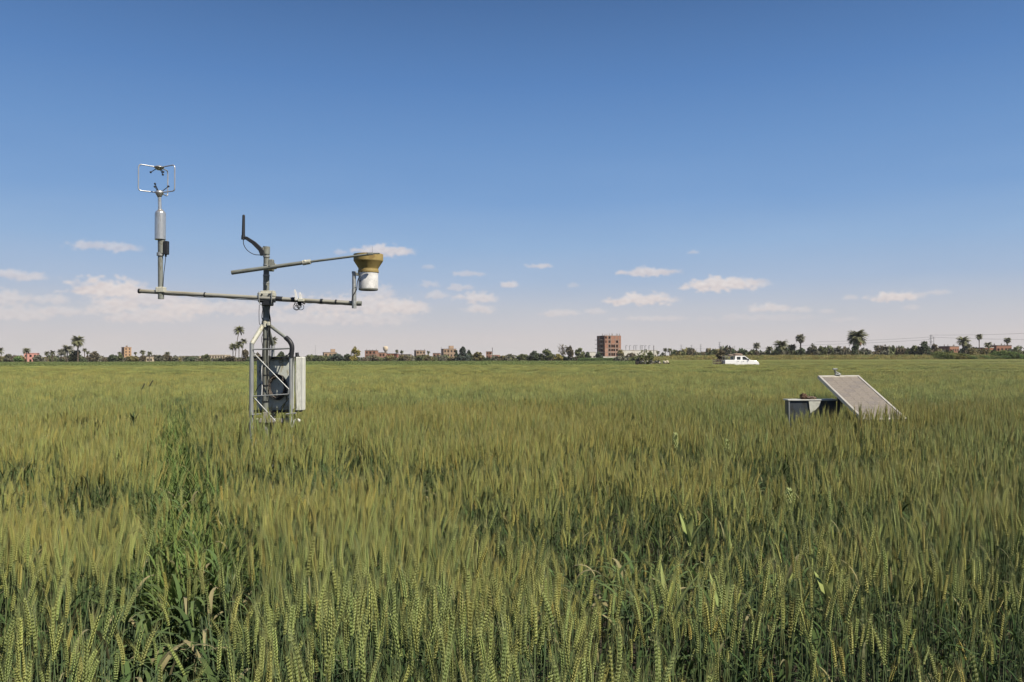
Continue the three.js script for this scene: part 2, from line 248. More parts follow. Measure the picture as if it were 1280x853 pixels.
{
  // ultrasonic anemometer on its short pole
  const z = 0.02, S = (px, py, dz = 0) => T(px, py, z + dz);
  const an = thing('sonic_anemometer', 'silver wind sensor with three bent wire arms on a pole', 'wind sensor', S(200, 362));
  const top = S(198.5, 209.5), hub = S(199, 241);
  partW(an, 'head_plate', lathe([[0.001, 0.024], [0.03, 0.02], [0.055, 0.008], [0.06, 0], [0.045, -0.012], [0.025, -0.03], [0.001, -0.034]], top), mat.alu);
  partW(an, 'hub', lathe([[0.001, 0.03], [0.035, 0.024], [0.05, 0.006], [0.046, -0.008], [0.03, -0.038], [0.019, -0.06], [0.001, -0.062]], hub), mat.alu);
  const R = 24 * U;
  for (const az of [150, 20, -90]) {
    const a = az * Math.PI / 180, dir = V(Math.cos(a), 0, Math.sin(a)), P = (rad, y) => V(hub.x + dir.x * rad, y, hub.z + dir.z * rad), c = 0.035;
    const yt = top.y + 0.002, yb = hub.y + 0.004;
    const path = new THREE.CurvePath(); const q = [P(0.03, yt), P(R - c, yt + 0.01), P(R, yt - c), P(R, yb + c), P(R - c, yb), P(0.03, yb - 0.004)];
    path.add(new THREE.LineCurve3(q[0], q[1])); path.add(new THREE.QuadraticBezierCurve3(q[1], P(R, yt + 0.01), q[2])); path.add(new THREE.LineCurve3(q[2], q[3])); path.add(new THREE.QuadraticBezierCurve3(q[3], P(R, yb), q[4])); path.add(new THREE.LineCurve3(q[4], q[5]));
    partW(an, 'wire_arm', new THREE.TubeGeometry(path, 90, 0.0072, 8), mat.steel);
  }
  for (let k = 0; k < 3; k++) {
    const a = (k * 120 + 95) * Math.PI / 180, d = V(Math.cos(a), 0, Math.sin(a));
    const lo = [hub.clone().addScaledVector(d, 0.03).add(V(0, 0.02, 0)), hub.clone().addScaledVector(d, 0.1).add(V(0, 0.085, 0))];
    partW(an, 'transducer', [rod(lo[0], lo[1], 0.005, 0.005, 8), ball(0.013, lo[1])], mat.black);
    const b = a + Math.PI, e = V(Math.cos(b), 0, Math.sin(b)), hi = [top.clone().addScaledVector(e, 0.02).add(V(0, -0.01, 0)), top.clone().addScaledVector(e, 0.09).add(V(0, -0.065, 0))];
    partW(an, 'transducer', [rod(hi[0], hi[1], 0.005, 0.005, 8), ball(0.013, hi[1])], mat.black);
  }
  partW(an, 'stem', rod(S(199.6, 263), S(199.2, 246), 2.1 * U), mat.alu);
  const cb = S(200, 300);
  partW(an, 'canister', lathe([[0.001, 0], [6.3 * U, 0], [6.5 * U, 0.008], [6.5 * U, 33 * U], [5.6 * U, 35.2 * U], [2.4 * U, 38.5 * U], [0.001, 38.5 * U]], cb, 40), mat.alu);
  partW(an, 'sleeve', [rod(S(201.5, 317), S(201.5, 300), 4.1 * U, 4.3 * U, 20)], mat.galvDull);
  partW(an, 'junction_box', [rbox(5.5 * U, 17 * U, 6 * U, 0.008, ...S(207.6, 310, 0.01).toArray()), rod(S(207, 321), S(207, 318), 1.2 * U)], mat.black);
  partW(an, 'band', rod(S(200.2, 320), S(200.2, 316), 4.3 * U, 4.3 * U, 20), mat.galv);
  partW(an, 'pole', [rod(S(200.5, 372), S(200.2, 317), 3 * U, 3 * U, 20)], mat.galvDull);
  partW(an, 'clamp', [rbox(11 * U, 7 * U, 8 * U, 0.01, ...S(201, 362.5, 0.005).toArray())], mat.creamPipe);
  partW(an, 'pole_foot', rod(S(201, 374), S(201, 367.5), 3.6 * U, 3.6 * U, 16), mat.galvDull);
  partW(an, 'cable', bend([S(207, 320), S(206, 330), S(204.5, 343), S(203.5, 360, 0.03)], 0.4 * U, 24, 6), mat.rubber);
}
{
  // upper arm
  const a = T(289.5, 341, 0.06), m = T(386, 327.6, 0.1);
  const arm = thing('upper_arm', 'thin grey tapering arm sloping up from mast to yellow gauge', 'pipe arm', T(333, 335, 0.06));
  partW(arm, 'thick_pipe', rod(a, m, 2.7 * U, 2.3 * U, 16), mat.galvDull);
  partW(arm, 'thin_pipe', rod(m, T(462, 317.9, 0.2), 1.5 * U, 1.4 * U, 12), mat.galvDull);
  partW(arm, 'coupling', [rod(T(378.5, 328.8, 0.095), T(388, 327.3, 0.105), 3.2 * U, 3 * U, 14), ball(2.2 * U, T(381, 327, 0.11))], mat.creamPipe);
  partW(arm, 'flat_tip', [rbox(15 * U, 1.5 * U, 3.2 * U, 0.004, ...T(467, 317, 0.2).toArray()), rbox(7 * U, 3 * U, 4 * U, 0.006, ...T(463, 317.4, 0.2).toArray())], mat.galvDull);
  partW(arm, 'spike', rod(T(465.5, 316, 0.2), T(465.2, 308, 0.2), 0.25 * U), mat.steel);
  partW(arm, 'clamp', [rbox(6 * U, 15 * U, 7 * U, 0.012, ...T(339, 332, -0.05).toArray()), rod(T(340, 331, 0.03), T(340, 331, 0.1), 3.8 * U, 3.8 * U, 16)], mat.galvDull);
  partW(arm, 'band', rod(T(335, 334.6, 0.06), T(345, 333.2, 0.06), 3.4 * U, 3.4 * U, 14), mat.creamPipe);
}
{
  // gauge with yellow funnel
  const z = -0.06, base = T(460.3, 362, z), u = (D + 0.06) / FPX;
  const g = thing('rain_gauge', 'white cylinder gauge with wide mustard yellow funnel top on arm', 'rain gauge', base);
  partW(g, 'body', lathe([[0.001, 0], [12 * u, 0], [12.2 * u, 0.01], [12.2 * u, 21 * u], [11.6 * u, 21.6 * u]], base, 48), mat.white);
  partW(g, 'bottom_rim', lathe([[11 * u, -0.012], [12 * u, -0.008], [12.1 * u, 0.001], [11 * u, 0.001]], base, 48), mat.galvDull);
  partW(g, 'funnel', lathe([[12.3 * u, 20.8 * u], [12.9 * u, 21 * u], [12.9 * u, 24 * u], [12.4 * u, 24.4 * u], [12.4 * u, 26.5 * u], [17.8 * u, 35 * u], [18.4 * u, 36 * u], [18.4 * u, 44 * u], [17.4 * u, 44.2 * u], [16.8 * u, 38 * u], [4 * u, 26 * u]], base, 48), mat.yellow);
  partW(g, 'hole', rod(T(449.6, 351.2, z + 0.075), T(449.6, 351.2, z + 0.095), 0.8 * U), mat.black);
  partW(g, 'pole', [rod(T(442.6, 385.5, 0.05), T(442.4, 362, 0.05), 2.9 * U, 2.8 * U, 16), rod(T(442.4, 364, 0.05), T(442.4, 340, 0.05), 2.45 * U, 2.4 * U, 16), rod(T(442.4, 342, 0.05), T(442.4, 339.4, 0.05), 2.9 * U, 2.7 * U, 16)], mat.galv);
  partW(g, 'bolt', rod(T(440.5, 359.2, 0.06), T(445, 359.2, 0.06), 0.9 * U), mat.galvDull);
  partW(g, 'bracket', [rod(T(440.5, 343.4, 0.05), T(449.5, 343, -0.02), 0.9 * U), rbox(3 * U, 3.6 * U, 4 * U, 0.004, ...T(446.5, 343, 0.02).toArray())], mat.galvDull);
  partW(g, 'cable', bend([T(449, 346, 0.03), T(446.6, 353, 0.06), T(445.6, 362, 0.08), T(441, 370, 0.09), T(439.6, 377, 0.06)], 0.6 * U, 30, 6), mat.rubber);
}
{
  // whip antenna on a bent bracket
  const an = thing('whip_antenna', 'short black whip antenna on bent bracket at mast top', 'antenna', T(329, 317, 0));
  partW(an, 'whip', [rod(T(304, 296), T(304.4, 270), 2.1 * U, 1.7 * U), ball(1.7 * U, T(304.4, 270))], mat.black);
  partW(an, 'base', [rod(T(304, 299.5), T(304, 294.5), 2.7 * U, 2.5 * U), rbox(6 * U, 1.4 * U, 5 * U, 0.004, ...T(305, 297.2).toArray())], mat.black);
  const sh = new THREE.Shape(); [[304, 296.2], [309, 296.4], [319, 302.6], [326.5, 309.5], [329.5, 313.5], [329.8, 319], [326, 319.6], [323.6, 313.5], [315, 304.8], [306, 298.6], [304, 298.4]].forEach(([x, y], k) => { const p = T(x, y, 0); k ? sh.lineTo(p.x, p.y) : sh.moveTo(p.x, p.y); });
  partW(an, 'bracket', new THREE.ExtrudeGeometry(sh, { depth: 0.03, bevelEnabled: true, bevelSize: 0.003, bevelThickness: 0.003, bevelSegments: 1 }).translate(0, 0, -D - 0.015), mat.black);
  partW(an, 'cable', bend([T(303.9, 299), T(304.6, 306, 0.01), T(309, 313, 0.015), T(317, 318, 0.015), T(325.5, 319, 0.0)], 0.5 * U, 30, 6), mat.rubber);
}
{
  // small white plate sensor on the cross arm with looped leads
  const p = T(374.5, 373, 0.05), s = thing('plate_sensor', 'small tilted white plate sensor with looped leads on arm', 'sensor', p);
  const plate = (pts, d) => { const sh = new THREE.Shape(); pts.forEach(([x, y], k) => { const q = T(x, y, 0); k ? sh.lineTo(q.x, q.y) : sh.moveTo(q.x, q.y); }); return new THREE.ExtrudeGeometry(sh, { depth: 0.012, bevelEnabled: false }).translate(0, 0, -D + d); };
  partW(s, 'plate', plate([[369.8, 362.8], [371.6, 363], [374.8, 375.6], [371.6, 376.2]], 0.075), mat.white);
  partW(s, 'plate', plate([[375.5, 365.5], [376.6, 366], [379.6, 376.6], [374.9, 375.8]], 0.035), mat.white);
  partW(s, 'foot', [rbox(7.5 * U, 3.4 * U, 5 * U, 0.006, ...T(376.3, 375.5, 0.07).toArray())], mat.creamPipe);
  const r = rngOf(21);
  for (let k = 0; k < 6; k++) { const c = [370 + r() * 6.5, 380 + r() * 5], rr = 2 + r() * 2.6, pts = []; for (let j = 0; j <= 10; j++) { const a = j / 10 * 6.6 + k; pts.push(T(c[0] + Math.cos(a) * rr, c[1] + Math.sin(a) * rr, 0.04 + r() * 0.03)); } partW(s, 'lead', bend(pts, 0.38 * U, 50, 5), mat.black); }
  partW(s, 'strap', [rod(T(374, 377.5, 0.04), T(376, 382, 0.04), 2.4 * U, 1.2 * U, 8), rod(T(377, 377.4, 0.05), T(381, 380, 0.05), 1.4 * U, 1 * U, 8)], mat.black);
}
{
  // enclosure inside the tower, and the white cabinet on its right
  const zf = -0.24, a = T(320.5, 448.5, zf), b = T(363, 513, zf), w = b.x - a.x, h = a.y - b.y, c = V((a.x + b.x) / 2, (a.y + b.y) / 2, a.z);
  const e = thing('equipment_box', 'grey metal equipment box mounted between the tower legs', 'metal box', V(c.x, b.y, c.z));
  partW(e, 'case', rbox(w, h, 0.17, 0.012, c.x, c.y, c.z - 0.085), mat.plate);
  partW(e, 'lid', rbox(w + 0.03, 0.022, 0.26, 0.006, c.x, a.y + 0.012, c.z - 0.06), mat.black);
  partW(e, 'door', rbox(w - 0.04, h - 0.05, 0.014, 0.006, c.x, c.y, c.z + 0.008), mat.plate);
  partW(e, 'base_rail', rbox(w + 0.06, 0.03, 0.06, 0.006, c.x, b.y - 0.012, c.z + 0.01), mat.black);
  for (const k of [0.25, 0.75]) partW(e, 'latch', rbox(0.016, 0.04, 0.02, 0.004, a.x + 0.035, lerp(b.y, a.y, k), c.z + 0.022), mat.galv);
  const q0 = T(369.2, 446.5, 0.02), q1 = T(378.4, 513.5, 0.02), ww = q1.x - q0.x, hh = q0.y - q1.y, cc = V((q0.x + q1.x) / 2, (q0.y + q1.y) / 2, q0.z);
  const k = thing('white_cabinet', 'narrow cream white cabinet on the right of the tower', 'cabinet', V(cc.x, q1.y, cc.z));
  partW(k, 'case', rbox(ww, hh, 0.13, 0.01, cc.x, cc.y, cc.z - 0.065), mat.boxCream);
  partW(k, 'door_edge', rbox(0.022, hh - 0.01, 0.03, 0.005, q1.x - 0.008, cc.y, cc.z - 0.012), mat.boxCream);
  partW(k, 'gland', rbox(0.07, 0.02, 0.08, 0.004, cc.x - 0.02, q1.y - 0.008, cc.z - 0.06), mat.black);
  partW(k, 'gland', [rod(T(371, 441, -0.02), T(371.5, 447, -0.02), 2.2 * U, 2.6 * U)], mat.black);
  partW(k, 'strap', rod(T(367.4, 446, 0.03), T(370.4, 511, 0.03), 0.6 * U, 0.6 * U, 8), mat.galvDull);
  // coil of cable in front of the enclosure
  const o = T(345.8, 484, -0.18), coil = thing('cable_coil', 'coil of brown black cable hung on the equipment box', 'cable coil', o), r = rngOf(9);
  for (let j = 0; j < 9; j++) {
    const pts = []; for (let i = 0; i <= 26; i++) { const t = i / 26 * 6.5 + j, ra = (9.2 + (r() - 0.5) * 1.6 + j * 0.42) * U, rb = (12 + (r() - 0.5) * 1.6 + j * 0.5) * U; pts.push(V(o.x + Math.cos(t) * ra, o.y + Math.sin(t) * rb, o.z + (j % 4 - 2) * 0.012 + r() * 0.01)); }
    partW(coil, 'cable_turn', bend(pts, 0.75 * U, 120, 6), j % 3 === 1 ? mat.rubber : mat.coil);
  }
  partW(coil, 'tail', bend([T(334, 478, -0.17), T(326, 480, -0.16), T(321, 487, -0.15), T(318, 494, -0.1)], 0.5 * U, 30, 6), mat.rubber);
  partW(coil, 'tail', bend([T(357, 487, -0.17), T(358, 500, -0.16), T(352, 512, -0.15), T(345, 519, -0.1), T(340, 521, -0.1)], 0.5 * U, 30, 6), mat.rubber);
  // conduit elbow
  const cd = thing('conduit_elbow', 'pale bent conduit pipe rising from wheat at tower foot', 'pipe', toGround(364.5, 540, 0.12));
  const low = T(363.8, 545, 0.12);
  partW(cd, 'pipe', bend([V(low.x, 0, low.z), V(low.x, low.y - 0.2, low.z), low, T(365, 533, 0.12), T(368.6, 526.6, 0.12), T(373, 525.4, 0.12), T(375.6, 528.4, 0.12)], 2.0 * U, 50, 12), mat.white);
  partW(cd, 'joint', [rod(T(363.2, 543, 0.12), T(364.8, 534, 0.12), 2.7 * U, 2.6 * U), rod(T(361, 532.6, 0.12), T(369, 532.2, 0.12), 0.7 * U)], mat.galvDull);
}

// ---------------------------------------------------------------- solar panel and battery box in the wheat
const panelTest = {};
{
  const dA = 11.2, A = at(1022.5, 470, dA), phi = 14 * Math.PI / 180, tilt = 30 * Math.PI / 180, Wp = 0.66, L = 1.1;
  const e = V(Math.cos(phi), 0, -Math.sin(phi)), s = V(Math.sin(phi) * Math.cos(tilt), -Math.sin(tilt), Math.cos(phi) * Math.cos(tilt)), n = e.clone().cross(s).negate().normalize();
  if (n.y < 0) n.negate();
  const g = new THREE.Group(); g.name = numbered('solar_panel'); scene.add(tag(g, 'dusty tilted solar panel with pale frame standing in wheat', 'solar panel'));
  g.position.copy(A);
  g.quaternion.setFromRotationMatrix(new THREE.Matrix4().makeBasis(e, s, e.clone().cross(s)));   // local x along the top edge, y down the slope
  const up = e.clone().cross(s).dot(n) > 0 ? 1 : -1, fw = 0.034, th = 0.045;
  part(g, 'backsheet', box(Wp - 0.02, L - 0.02, 0.008, Wp / 2, L / 2, up * -0.0075), mat.backsheet);
  for (const [w, h, x, y] of [[fw, L, fw / 2, L / 2], [fw, L, Wp - fw / 2, L / 2], [Wp - 2 * fw, fw, Wp / 2, fw / 2], [Wp - 2 * fw, fw, Wp / 2, L - fw / 2]]) part(g, 'frame_bar', rbox(w, h, th, 0.003, x, y, up * -0.016), mat.frame);
  const nc = 4, nr = 10, cw = (Wp - 2 * fw - 0.012) / nc, ch = (L - 2 * fw - 0.012) / nr, cg = box(cw - 0.003, ch - 0.009, 0.004);
  for (let i = 0; i < nc; i++) for (let j = 0; j < nr; j++) { const c = new THREE.Mesh(cg, (i * 7 + j * 3) % 4 ? mat.cell : mat.cellB); c.name = 'cell'; c.position.set(fw + 0.006 + (i + 0.5) * cw, fw + 0.006 + (j + 0.5) * ch, up * -0.003); g.add(c); }
  for (const x of [0.1, Wp - 0.1]) part(g, 'rail', box(0.03, L - 0.1, 0.03, x, L / 2, up * -0.06), mat.galvDull);
  // posts (kept with the panel, in its own axes)
  const inv = g.quaternion.clone().invert(), toL = (p) => p.clone().sub(A).applyQuaternion(inv);
  for (const [u, v] of [[0.18, 0.3], [0.52, 0.3]]) { const p = A.clone().addScaledVector(e, u).addScaledVector(s, v).addScaledVector(n, -0.06); part(g, 'post', rod(toL(V(p.x, 0, p.z)), toL(p), 0.035), mat.black); }
  for (const [u, v] of [[0.12, 0.85], [0.56, 0.85]]) { const p = A.clone().addScaledVector(e, u).addScaledVector(s, v).addScaledVector(n, -0.06); part(g, 'post', rod(toL(V(p.x, 0, p.z)), toL(p), 0.025), mat.galvDull); }
  Object.assign(panelTest, { A, e, s, n, Wp, L });
  // little bracket on the upper edge
  const q = at(1046, 469.8, 11.26), k = thing('small_bracket', 'small grey bracket standing on top edge of solar panel', 'bracket', q), u = 11.26 / FPX;
  partW(k, 'post', rod(V(q.x - 0.5 * u, q.y - 0.01, q.z), V(q.x - 2 * u, q.y + 7.5 * u, q.z), 1.1 * u, 1.1 * u, 8), mat.galvDull);
  partW(k, 'head', rbox(5.5 * u, 1.8 * u, 3 * u, 0.004, q.x - 2 * u, q.y + 8.2 * u, q.z), mat.galv);
  partW(k, 'foot', [rbox(7 * u, 1.6 * u, 3.4 * u, 0.004, q.x + 1.5 * u, q.y + 1.4 * u, q.z), rod(V(q.x - 0.5 * u, q.y + 4.6 * u, q.z), V(q.x + 4.5 * u, q.y + 1.8 * u, q.z), 0.7 * u)], mat.galv);
}
{
  const d = 11.0, a = at(985.5, 500.5, d), b = at(1047, 500.5, d), w = b.x - a.x, cx = (a.x + b.x) / 2, y = a.y;
  const t = thing('battery_box', 'dark metal box with pale lid beside the solar panel', 'metal box', V(cx, 0, -d - 0.09));
  partW(t, 'case', rbox(w - 0.02, y - 0.25, 0.16, 0.012, cx, (y + 0.25) / 2, -d - 0.09), mat.batteryBox);
  partW(t, 'lid', rbox(w + 0.015, 0.02, 0.2, 0.005, cx, y, -d - 0.09), mat.boxLid);
  partW(t, 'label_sheet', (() => { const s = new THREE.Shape(), P = (px, py) => { const q = at(px, py, d); return [q.x, q.y]; }; s.moveTo(...P(1011, 501.8)); s.lineTo(...P(1026, 501.8)); s.lineTo(...P(1025, 507)); s.lineTo(...P(1020, 512)); s.lineTo(...P(1013, 517)); s.closePath(); return new THREE.ExtrudeGeometry(s, { depth: 0.004, bevelEnabled: false }).translate(0, 0, -d + 0.002); })(), mat.paper);
  for (const [px, k] of [[989, 0], [1040, 1]]) partW(t, 'leg', rod(V(at(px, 500, d).x, 0, -d - 0.1 - 0.02 * k), V(at(px, 500, d).x, 0.3, -d - 0.1 - 0.02 * k), 0.02), mat.galvDull);
  partW(t, 'corner_rail', rbox(0.014, y - 0.3, 0.014, 0.003, a.x + 0.012, (y + 0.3) / 2 - 0.02, -d - 0.005), mat.galv);
  const r = rngOf(31), lump = (px, py, rx, ry) => { const g = new THREE.IcosahedronGeometry(1, 3), p = g.attributes.position, o = at(px, py, d + 0.08); for (let i = 0; i < p.count; i++) { const v = V().fromBufferAttribute(p, i), k = 1 + 0.35 * n2(v.x * 2.3 + px, v.y * 2.3, v.z * 2.3); p.setXYZ(i, v.x * k * rx * d / FPX + o.x, v.y * k * ry * d / FPX + o.y, v.z * k * rx * d / FPX + o.z); } g.computeVertexNormals(); return g; };
  const c = thing('mud_clod', 'brown lump of mud and straw lying on dark box', 'clod', at(1006, 500, d + 0.08));
  partW(c, 'clod', [lump(1004.6, 496.4, 4.6, 4.6)], mat.rust); partW(c, 'clod', [lump(1014, 498, 6.5, 2.6)], mat.wood);
}

// ---------------------------------------------------------------- pickup, trailer frame and heap beyond the wheat
{
  const d = 101.5, u = d / FPX, o = at(925, 460, d); o.y = 0;
  const t = thing('pickup_truck', 'white double-cab pickup parked at the wheat field edge', 'pickup', V(o.x, 0.26, -d));
  const X = (px) => (px - 925) * u, Y = (py) => (457.6 - py) * u + 0.42;   // local metres from photograph pixels
  const side = new THREE.Shape(); const pt = (px, py) => [X(px), Y(py)];
  side.moveTo(...pt(904.5, 458.5)); side.lineTo(...pt(904.5, 450.4)); side.lineTo(...pt(917, 450.0)); side.lineTo(...pt(936, 450.3)); side.quadraticCurveTo(X(942), Y(450.8), X(945), Y(452.4)); side.quadraticCurveTo(X(946.6), Y(453.6), X(946.6), Y(458)); side.lineTo(...pt(944.6, 458.5));
  const arch = (px) => { side.lineTo(X(px) + 0.4, Y(458.5)); side.absarc(X(px), Y(459), 0.42, 0.12, Math.PI - 0.12, false); };
  arch(941); arch(913.6); side.closePath();
  part(t, 'body', new THREE.ExtrudeGeometry(side, { depth: 1.66, bevelEnabled: true, bevelSize: 0.03, bevelThickness: 0.04, bevelSegments: 2, curveSegments: 14 }).translate(0, 0, -0.83), mat.carWhite);
  const cab = new THREE.Shape(); cab.moveTo(...pt(916.4, 450.6)); cab.lineTo(...pt(917, 445.6)); cab.quadraticCurveTo(X(917.4), Y(445), X(919), Y(444.9)); cab.lineTo(...pt(928, 444.9)); cab.quadraticCurveTo(X(929.6), Y(445), X(930.6), Y(445.8)); cab.lineTo(...pt(936.4, 450.6)); cab.closePath();
  for (const [a, b, c, e, f] of [[919.2, 923.8, 919.2, 923.8, 0], [926.2, 929.4, 926.2, 934.2, 1]]) { const h = new THREE.Path(); h.moveTo(...pt(c, 449.9)); h.lineTo(...pt(e, 449.9)); h.lineTo(...pt(b, 446)); h.lineTo(...pt(a, 446)); h.closePath(); cab.holes.push(h); }
  part(t, 'cab', new THREE.ExtrudeGeometry(cab, { depth: 0.05, bevelEnabled: false }).translate(0, 0, 0.72), mat.carWhite);
  part(t, 'cab_side', new THREE.ExtrudeGeometry(cab, { depth: 0.05, bevelEnabled: false }).translate(0, 0, -0.77), mat.carWhite);
  part(t, 'roof', rbox(X(929) - X(917.4), 0.07, 1.5, 0.03, (X(929) + X(917.4)) / 2, Y(445.1), 0), mat.carWhite);
  part(t, 'cabin_glass', (() => { const s = new THREE.Shape(); s.moveTo(...pt(917.4, 450.4)); s.lineTo(...pt(917.8, 445.7)); s.lineTo(...pt(929.6, 445.7)); s.lineTo(...pt(935.4, 450.4)); s.closePath(); return new THREE.ExtrudeGeometry(s, { depth: 1.4, bevelEnabled: false }).translate(0, 0, -0.7); })(), mat.carGlass);
  for (const [px, s] of [[941, 1], [913.6, 1], [941, -1], [913.6, -1]]) {
    const w = new THREE.Group(); w.name = 'wheel'; w.position.set(X(px), 0.26, s * 0.72); t.add(w);
    part(w, 'tyre', new THREE.TorusGeometry(0.27, 0.1, 10, 28), mat.rubber); part(w, 'rim', rod(V(0, 0, -0.07), V(0, 0, 0.08), 0.19, 0.19, 20), mat.galv);
  }
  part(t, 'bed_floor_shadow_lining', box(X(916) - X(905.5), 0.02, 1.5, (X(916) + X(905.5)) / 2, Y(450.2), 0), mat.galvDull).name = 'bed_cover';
  for (const px of [905.2, 908, 910.8, 914.6]) for (const s of [-1, 1]) part(t, 'rack_post', rod(V(X(px), Y(450.4), s * 0.74), V(X(px) + 0.06, Y(445.2), s * 0.74), 0.03), mat.galvDull);
  for (const s of [-1, 1]) part(t, 'rack_rail', rod(V(X(905), Y(445.4), s * 0.74), V(X(916.6), Y(445), s * 0.74), 0.03), mat.galvDull);
  part(t, 'rear_window_mesh', [box(0.03, Y(445.6) - Y(450.3), 1.4, X(915.6), (Y(445.6) + Y(450.3)) / 2, 0)], mat.galvDull).name = 'rack_panel';
  part(t, 'bumper', rbox(0.14, 0.2, 1.66, 0.04, X(946.8), Y(457.6), 0), mat.galvDull);
  for (const s of [-1, 1]) { part(t, 'headlight', rbox(0.08, 0.16, 0.3, 0.03, X(945.6), Y(453.8), s * 0.66), mat.lampClear); part(t, 'tail_light', rbox(0.06, 0.3, 0.12, 0.02, X(904.2), Y(453), s * 0.76), mat.lampRed); }
  for (const px of [919, 925, 931.6]) part(t, 'door_seam', box(0.014, Y(450.4) - Y(457.8), 0.01, X(px), (Y(450.4) + Y(457.8)) / 2, 0.871), mat.black);
  for (const px of [920.6, 927]) part(t, 'door_handle', rbox(0.16, 0.035, 0.03, 0.01, X(px), Y(451.6), 0.885), mat.black);
  part(t, 'mirror', rbox(0.1, 0.16, 0.2, 0.03, X(933.4), Y(449.6), 0.9), mat.black);
  // load behind
  const lo = at(920, 443, d), lb = thing('roof_bundle', 'flat tan bundle lying on roof of white pickup', 'bundle', V(lo.x, 0.26 + Y(444.7), -d));
  const sack = (w, h, dd, x, y, z, sd) => { const g = new THREE.SphereGeometry(1, 20, 12), p = g.attributes.position; for (let i = 0; i < p.count; i++) { const v = V().fromBufferAttribute(p, i), k = 1 + 0.18 * n2(v.x * 2 + sd, v.y * 2, v.z * 2); const f = (q) => Math.sign(q) * Math.pow(Math.abs(q), 0.7); p.setXYZ(i, f(v.x) * w / 2 * k + x, f(v.y) * h / 2 * k + y, f(v.z) * dd / 2 * k + z); } g.computeVertexNormals(); return g; };
  part(lb, 'bundle', sack(1.25, 0.36, 1.0, 0.15, 0.12, 0, 4), mat.tan); part(lb, 'bundle', sack(0.7, 0.2, 0.8, -0.7, 0.06, 0.1, 8), mat.tan);
  // crate trailer standing behind the pickup
  const c = at(898.5, 456, d), ct = thing('slatted_trailer', 'dark low slatted cart standing behind the white pickup', 'cart', V(c.x, 0, -d - 0.4));
  const hT = at(898.5, 449, d).y, hB = 0.5, wd = 1.0;
  for (let k = 0; k < 5; k++) part(ct, 'slat', box(wd, 0.1, 0.03, 0, lerp(hB, hT, (k + 0.5) / 5), 0.5), mat.wood);
  for (let k = 0; k < 5; k++) part(ct, 'slat', box(wd, 0.1, 0.03, 0, lerp(hB, hT, (k + 0.5) / 5), -0.5), mat.wood);
  for (const x of [-0.5, 0, 0.5]) for (const z of [-0.5, 0.5]) part(ct, 'upright', box(0.05, hT - 0.2, 0.05, x, (hT + 0.2) / 2, z), mat.sackGrey);
  part(ct, 'bed', box(wd, 0.06, 1.0, 0, hB - 0.05, 0), mat.wood);
  for (const s of [-1, 1]) part(ct, 'wheel', new THREE.TorusGeometry(0.28, 0.06, 8, 20).translate(0, 0.32, s * 0.6), mat.rubber);
  part(ct, 'load', sack(0.9, 0.6, 0.8, 0, hB + 0.3, 0, 3), mat.sackDark);
  // heap of sacks and farm stuff by the round bush
  const dh = 108, uh = dh / FPX, h0 = at(815, 456, dh), hp = thing('sack_heap', 'low row of dark and pale sacks before round bush', 'heap', V(h0.x, 0, -dh));
  const gy = (py) => at(815, py, dh).y, r = rngOf(44);
  const bit = (px, py, w, h, m) => part(hp, 'sack', sack(w * uh, h * uh, 0.3 + r() * 0.5, (px - 815) * uh, gy(py), (r() - 0.5) * 0.5, px + py), mat[m]);
  for (const [px, py, w, h, m] of [[797, 453, 5, 7, 'sackDark'], [801, 453.6, 3.6, 4.4, 'sackDark'], [798.4, 449, 1.8, 5, 'sackDark'], [824, 453.6, 3.4, 3.4, 'sackPale'], [830.6, 453.2, 3.6, 3.6, 'sackPale'], [834.6, 452.8, 3.6, 4, 'sackPale']]) bit(px, py, w, h, m);
  for (let k = 0; k < 34; k++) { const px = 802 + r() * 35, q = r(); bit(px, 451.2 + r() * 4, 1.2 + r() * 2, 0.9 + r() * 1.3, px > 821 ? (q < 0.5 ? 'sackPale' : q < 0.8 ? 'sackGrey' : 'sackDark') : q < 0.5 ? 'sackDark' : q < 0.88 ? 'sackGrey' : 'sackPale'); }
  for (let k = 0; k < 9; k++) { const x = (797 + k * 3.1 - 815) * uh; part(hp, 'stick', rod(V(x, 0, 0.2), V(x + (r() - 0.5) * 0.8, gy(451 + r() * 2), 0.25), 0.035, 0.025, 6), r() > 0.5 ? mat.sackGrey : mat.wood); }
  part(hp, 'base_rail', box(41 * uh, 0.5, 0.7, 0, 0.55, 0), mat.sackDark);
}

// ---------------------------------------------------------------- far buildings
function facade(w, h, floors, bays, ow, oh, t, z) {     // a wall with real openings; returns its boxes and the centres of the openings
  const out = [], holes = [], fh = h / floors, bw = w / bays;
  for (let i = 0; i < floors; i++) {
    const y0 = i * fh, s = (fh - oh) * 0.45;
    out.push(box(w, s, t, 0, y0 + s / 2, z), box(w, fh - oh - s, t, 0, y0 + s + oh + (fh - oh - s) / 2, z));
    let x = -w / 2;
    for (let j = 0; j < bays; j++) { const c = -w / 2 + (j + 0.5) * bw, l = c - ow / 2; out.push(box(l - x, oh, t, (x + l) / 2, y0 + s + oh / 2, z)); x = c + ow / 2; holes.push([c, y0 + s + oh / 2]); }
    out.push(box(w / 2 - x, oh, t, (x + w / 2) / 2, y0 + s + oh / 2, z));
  }
  return [out, holes];
}
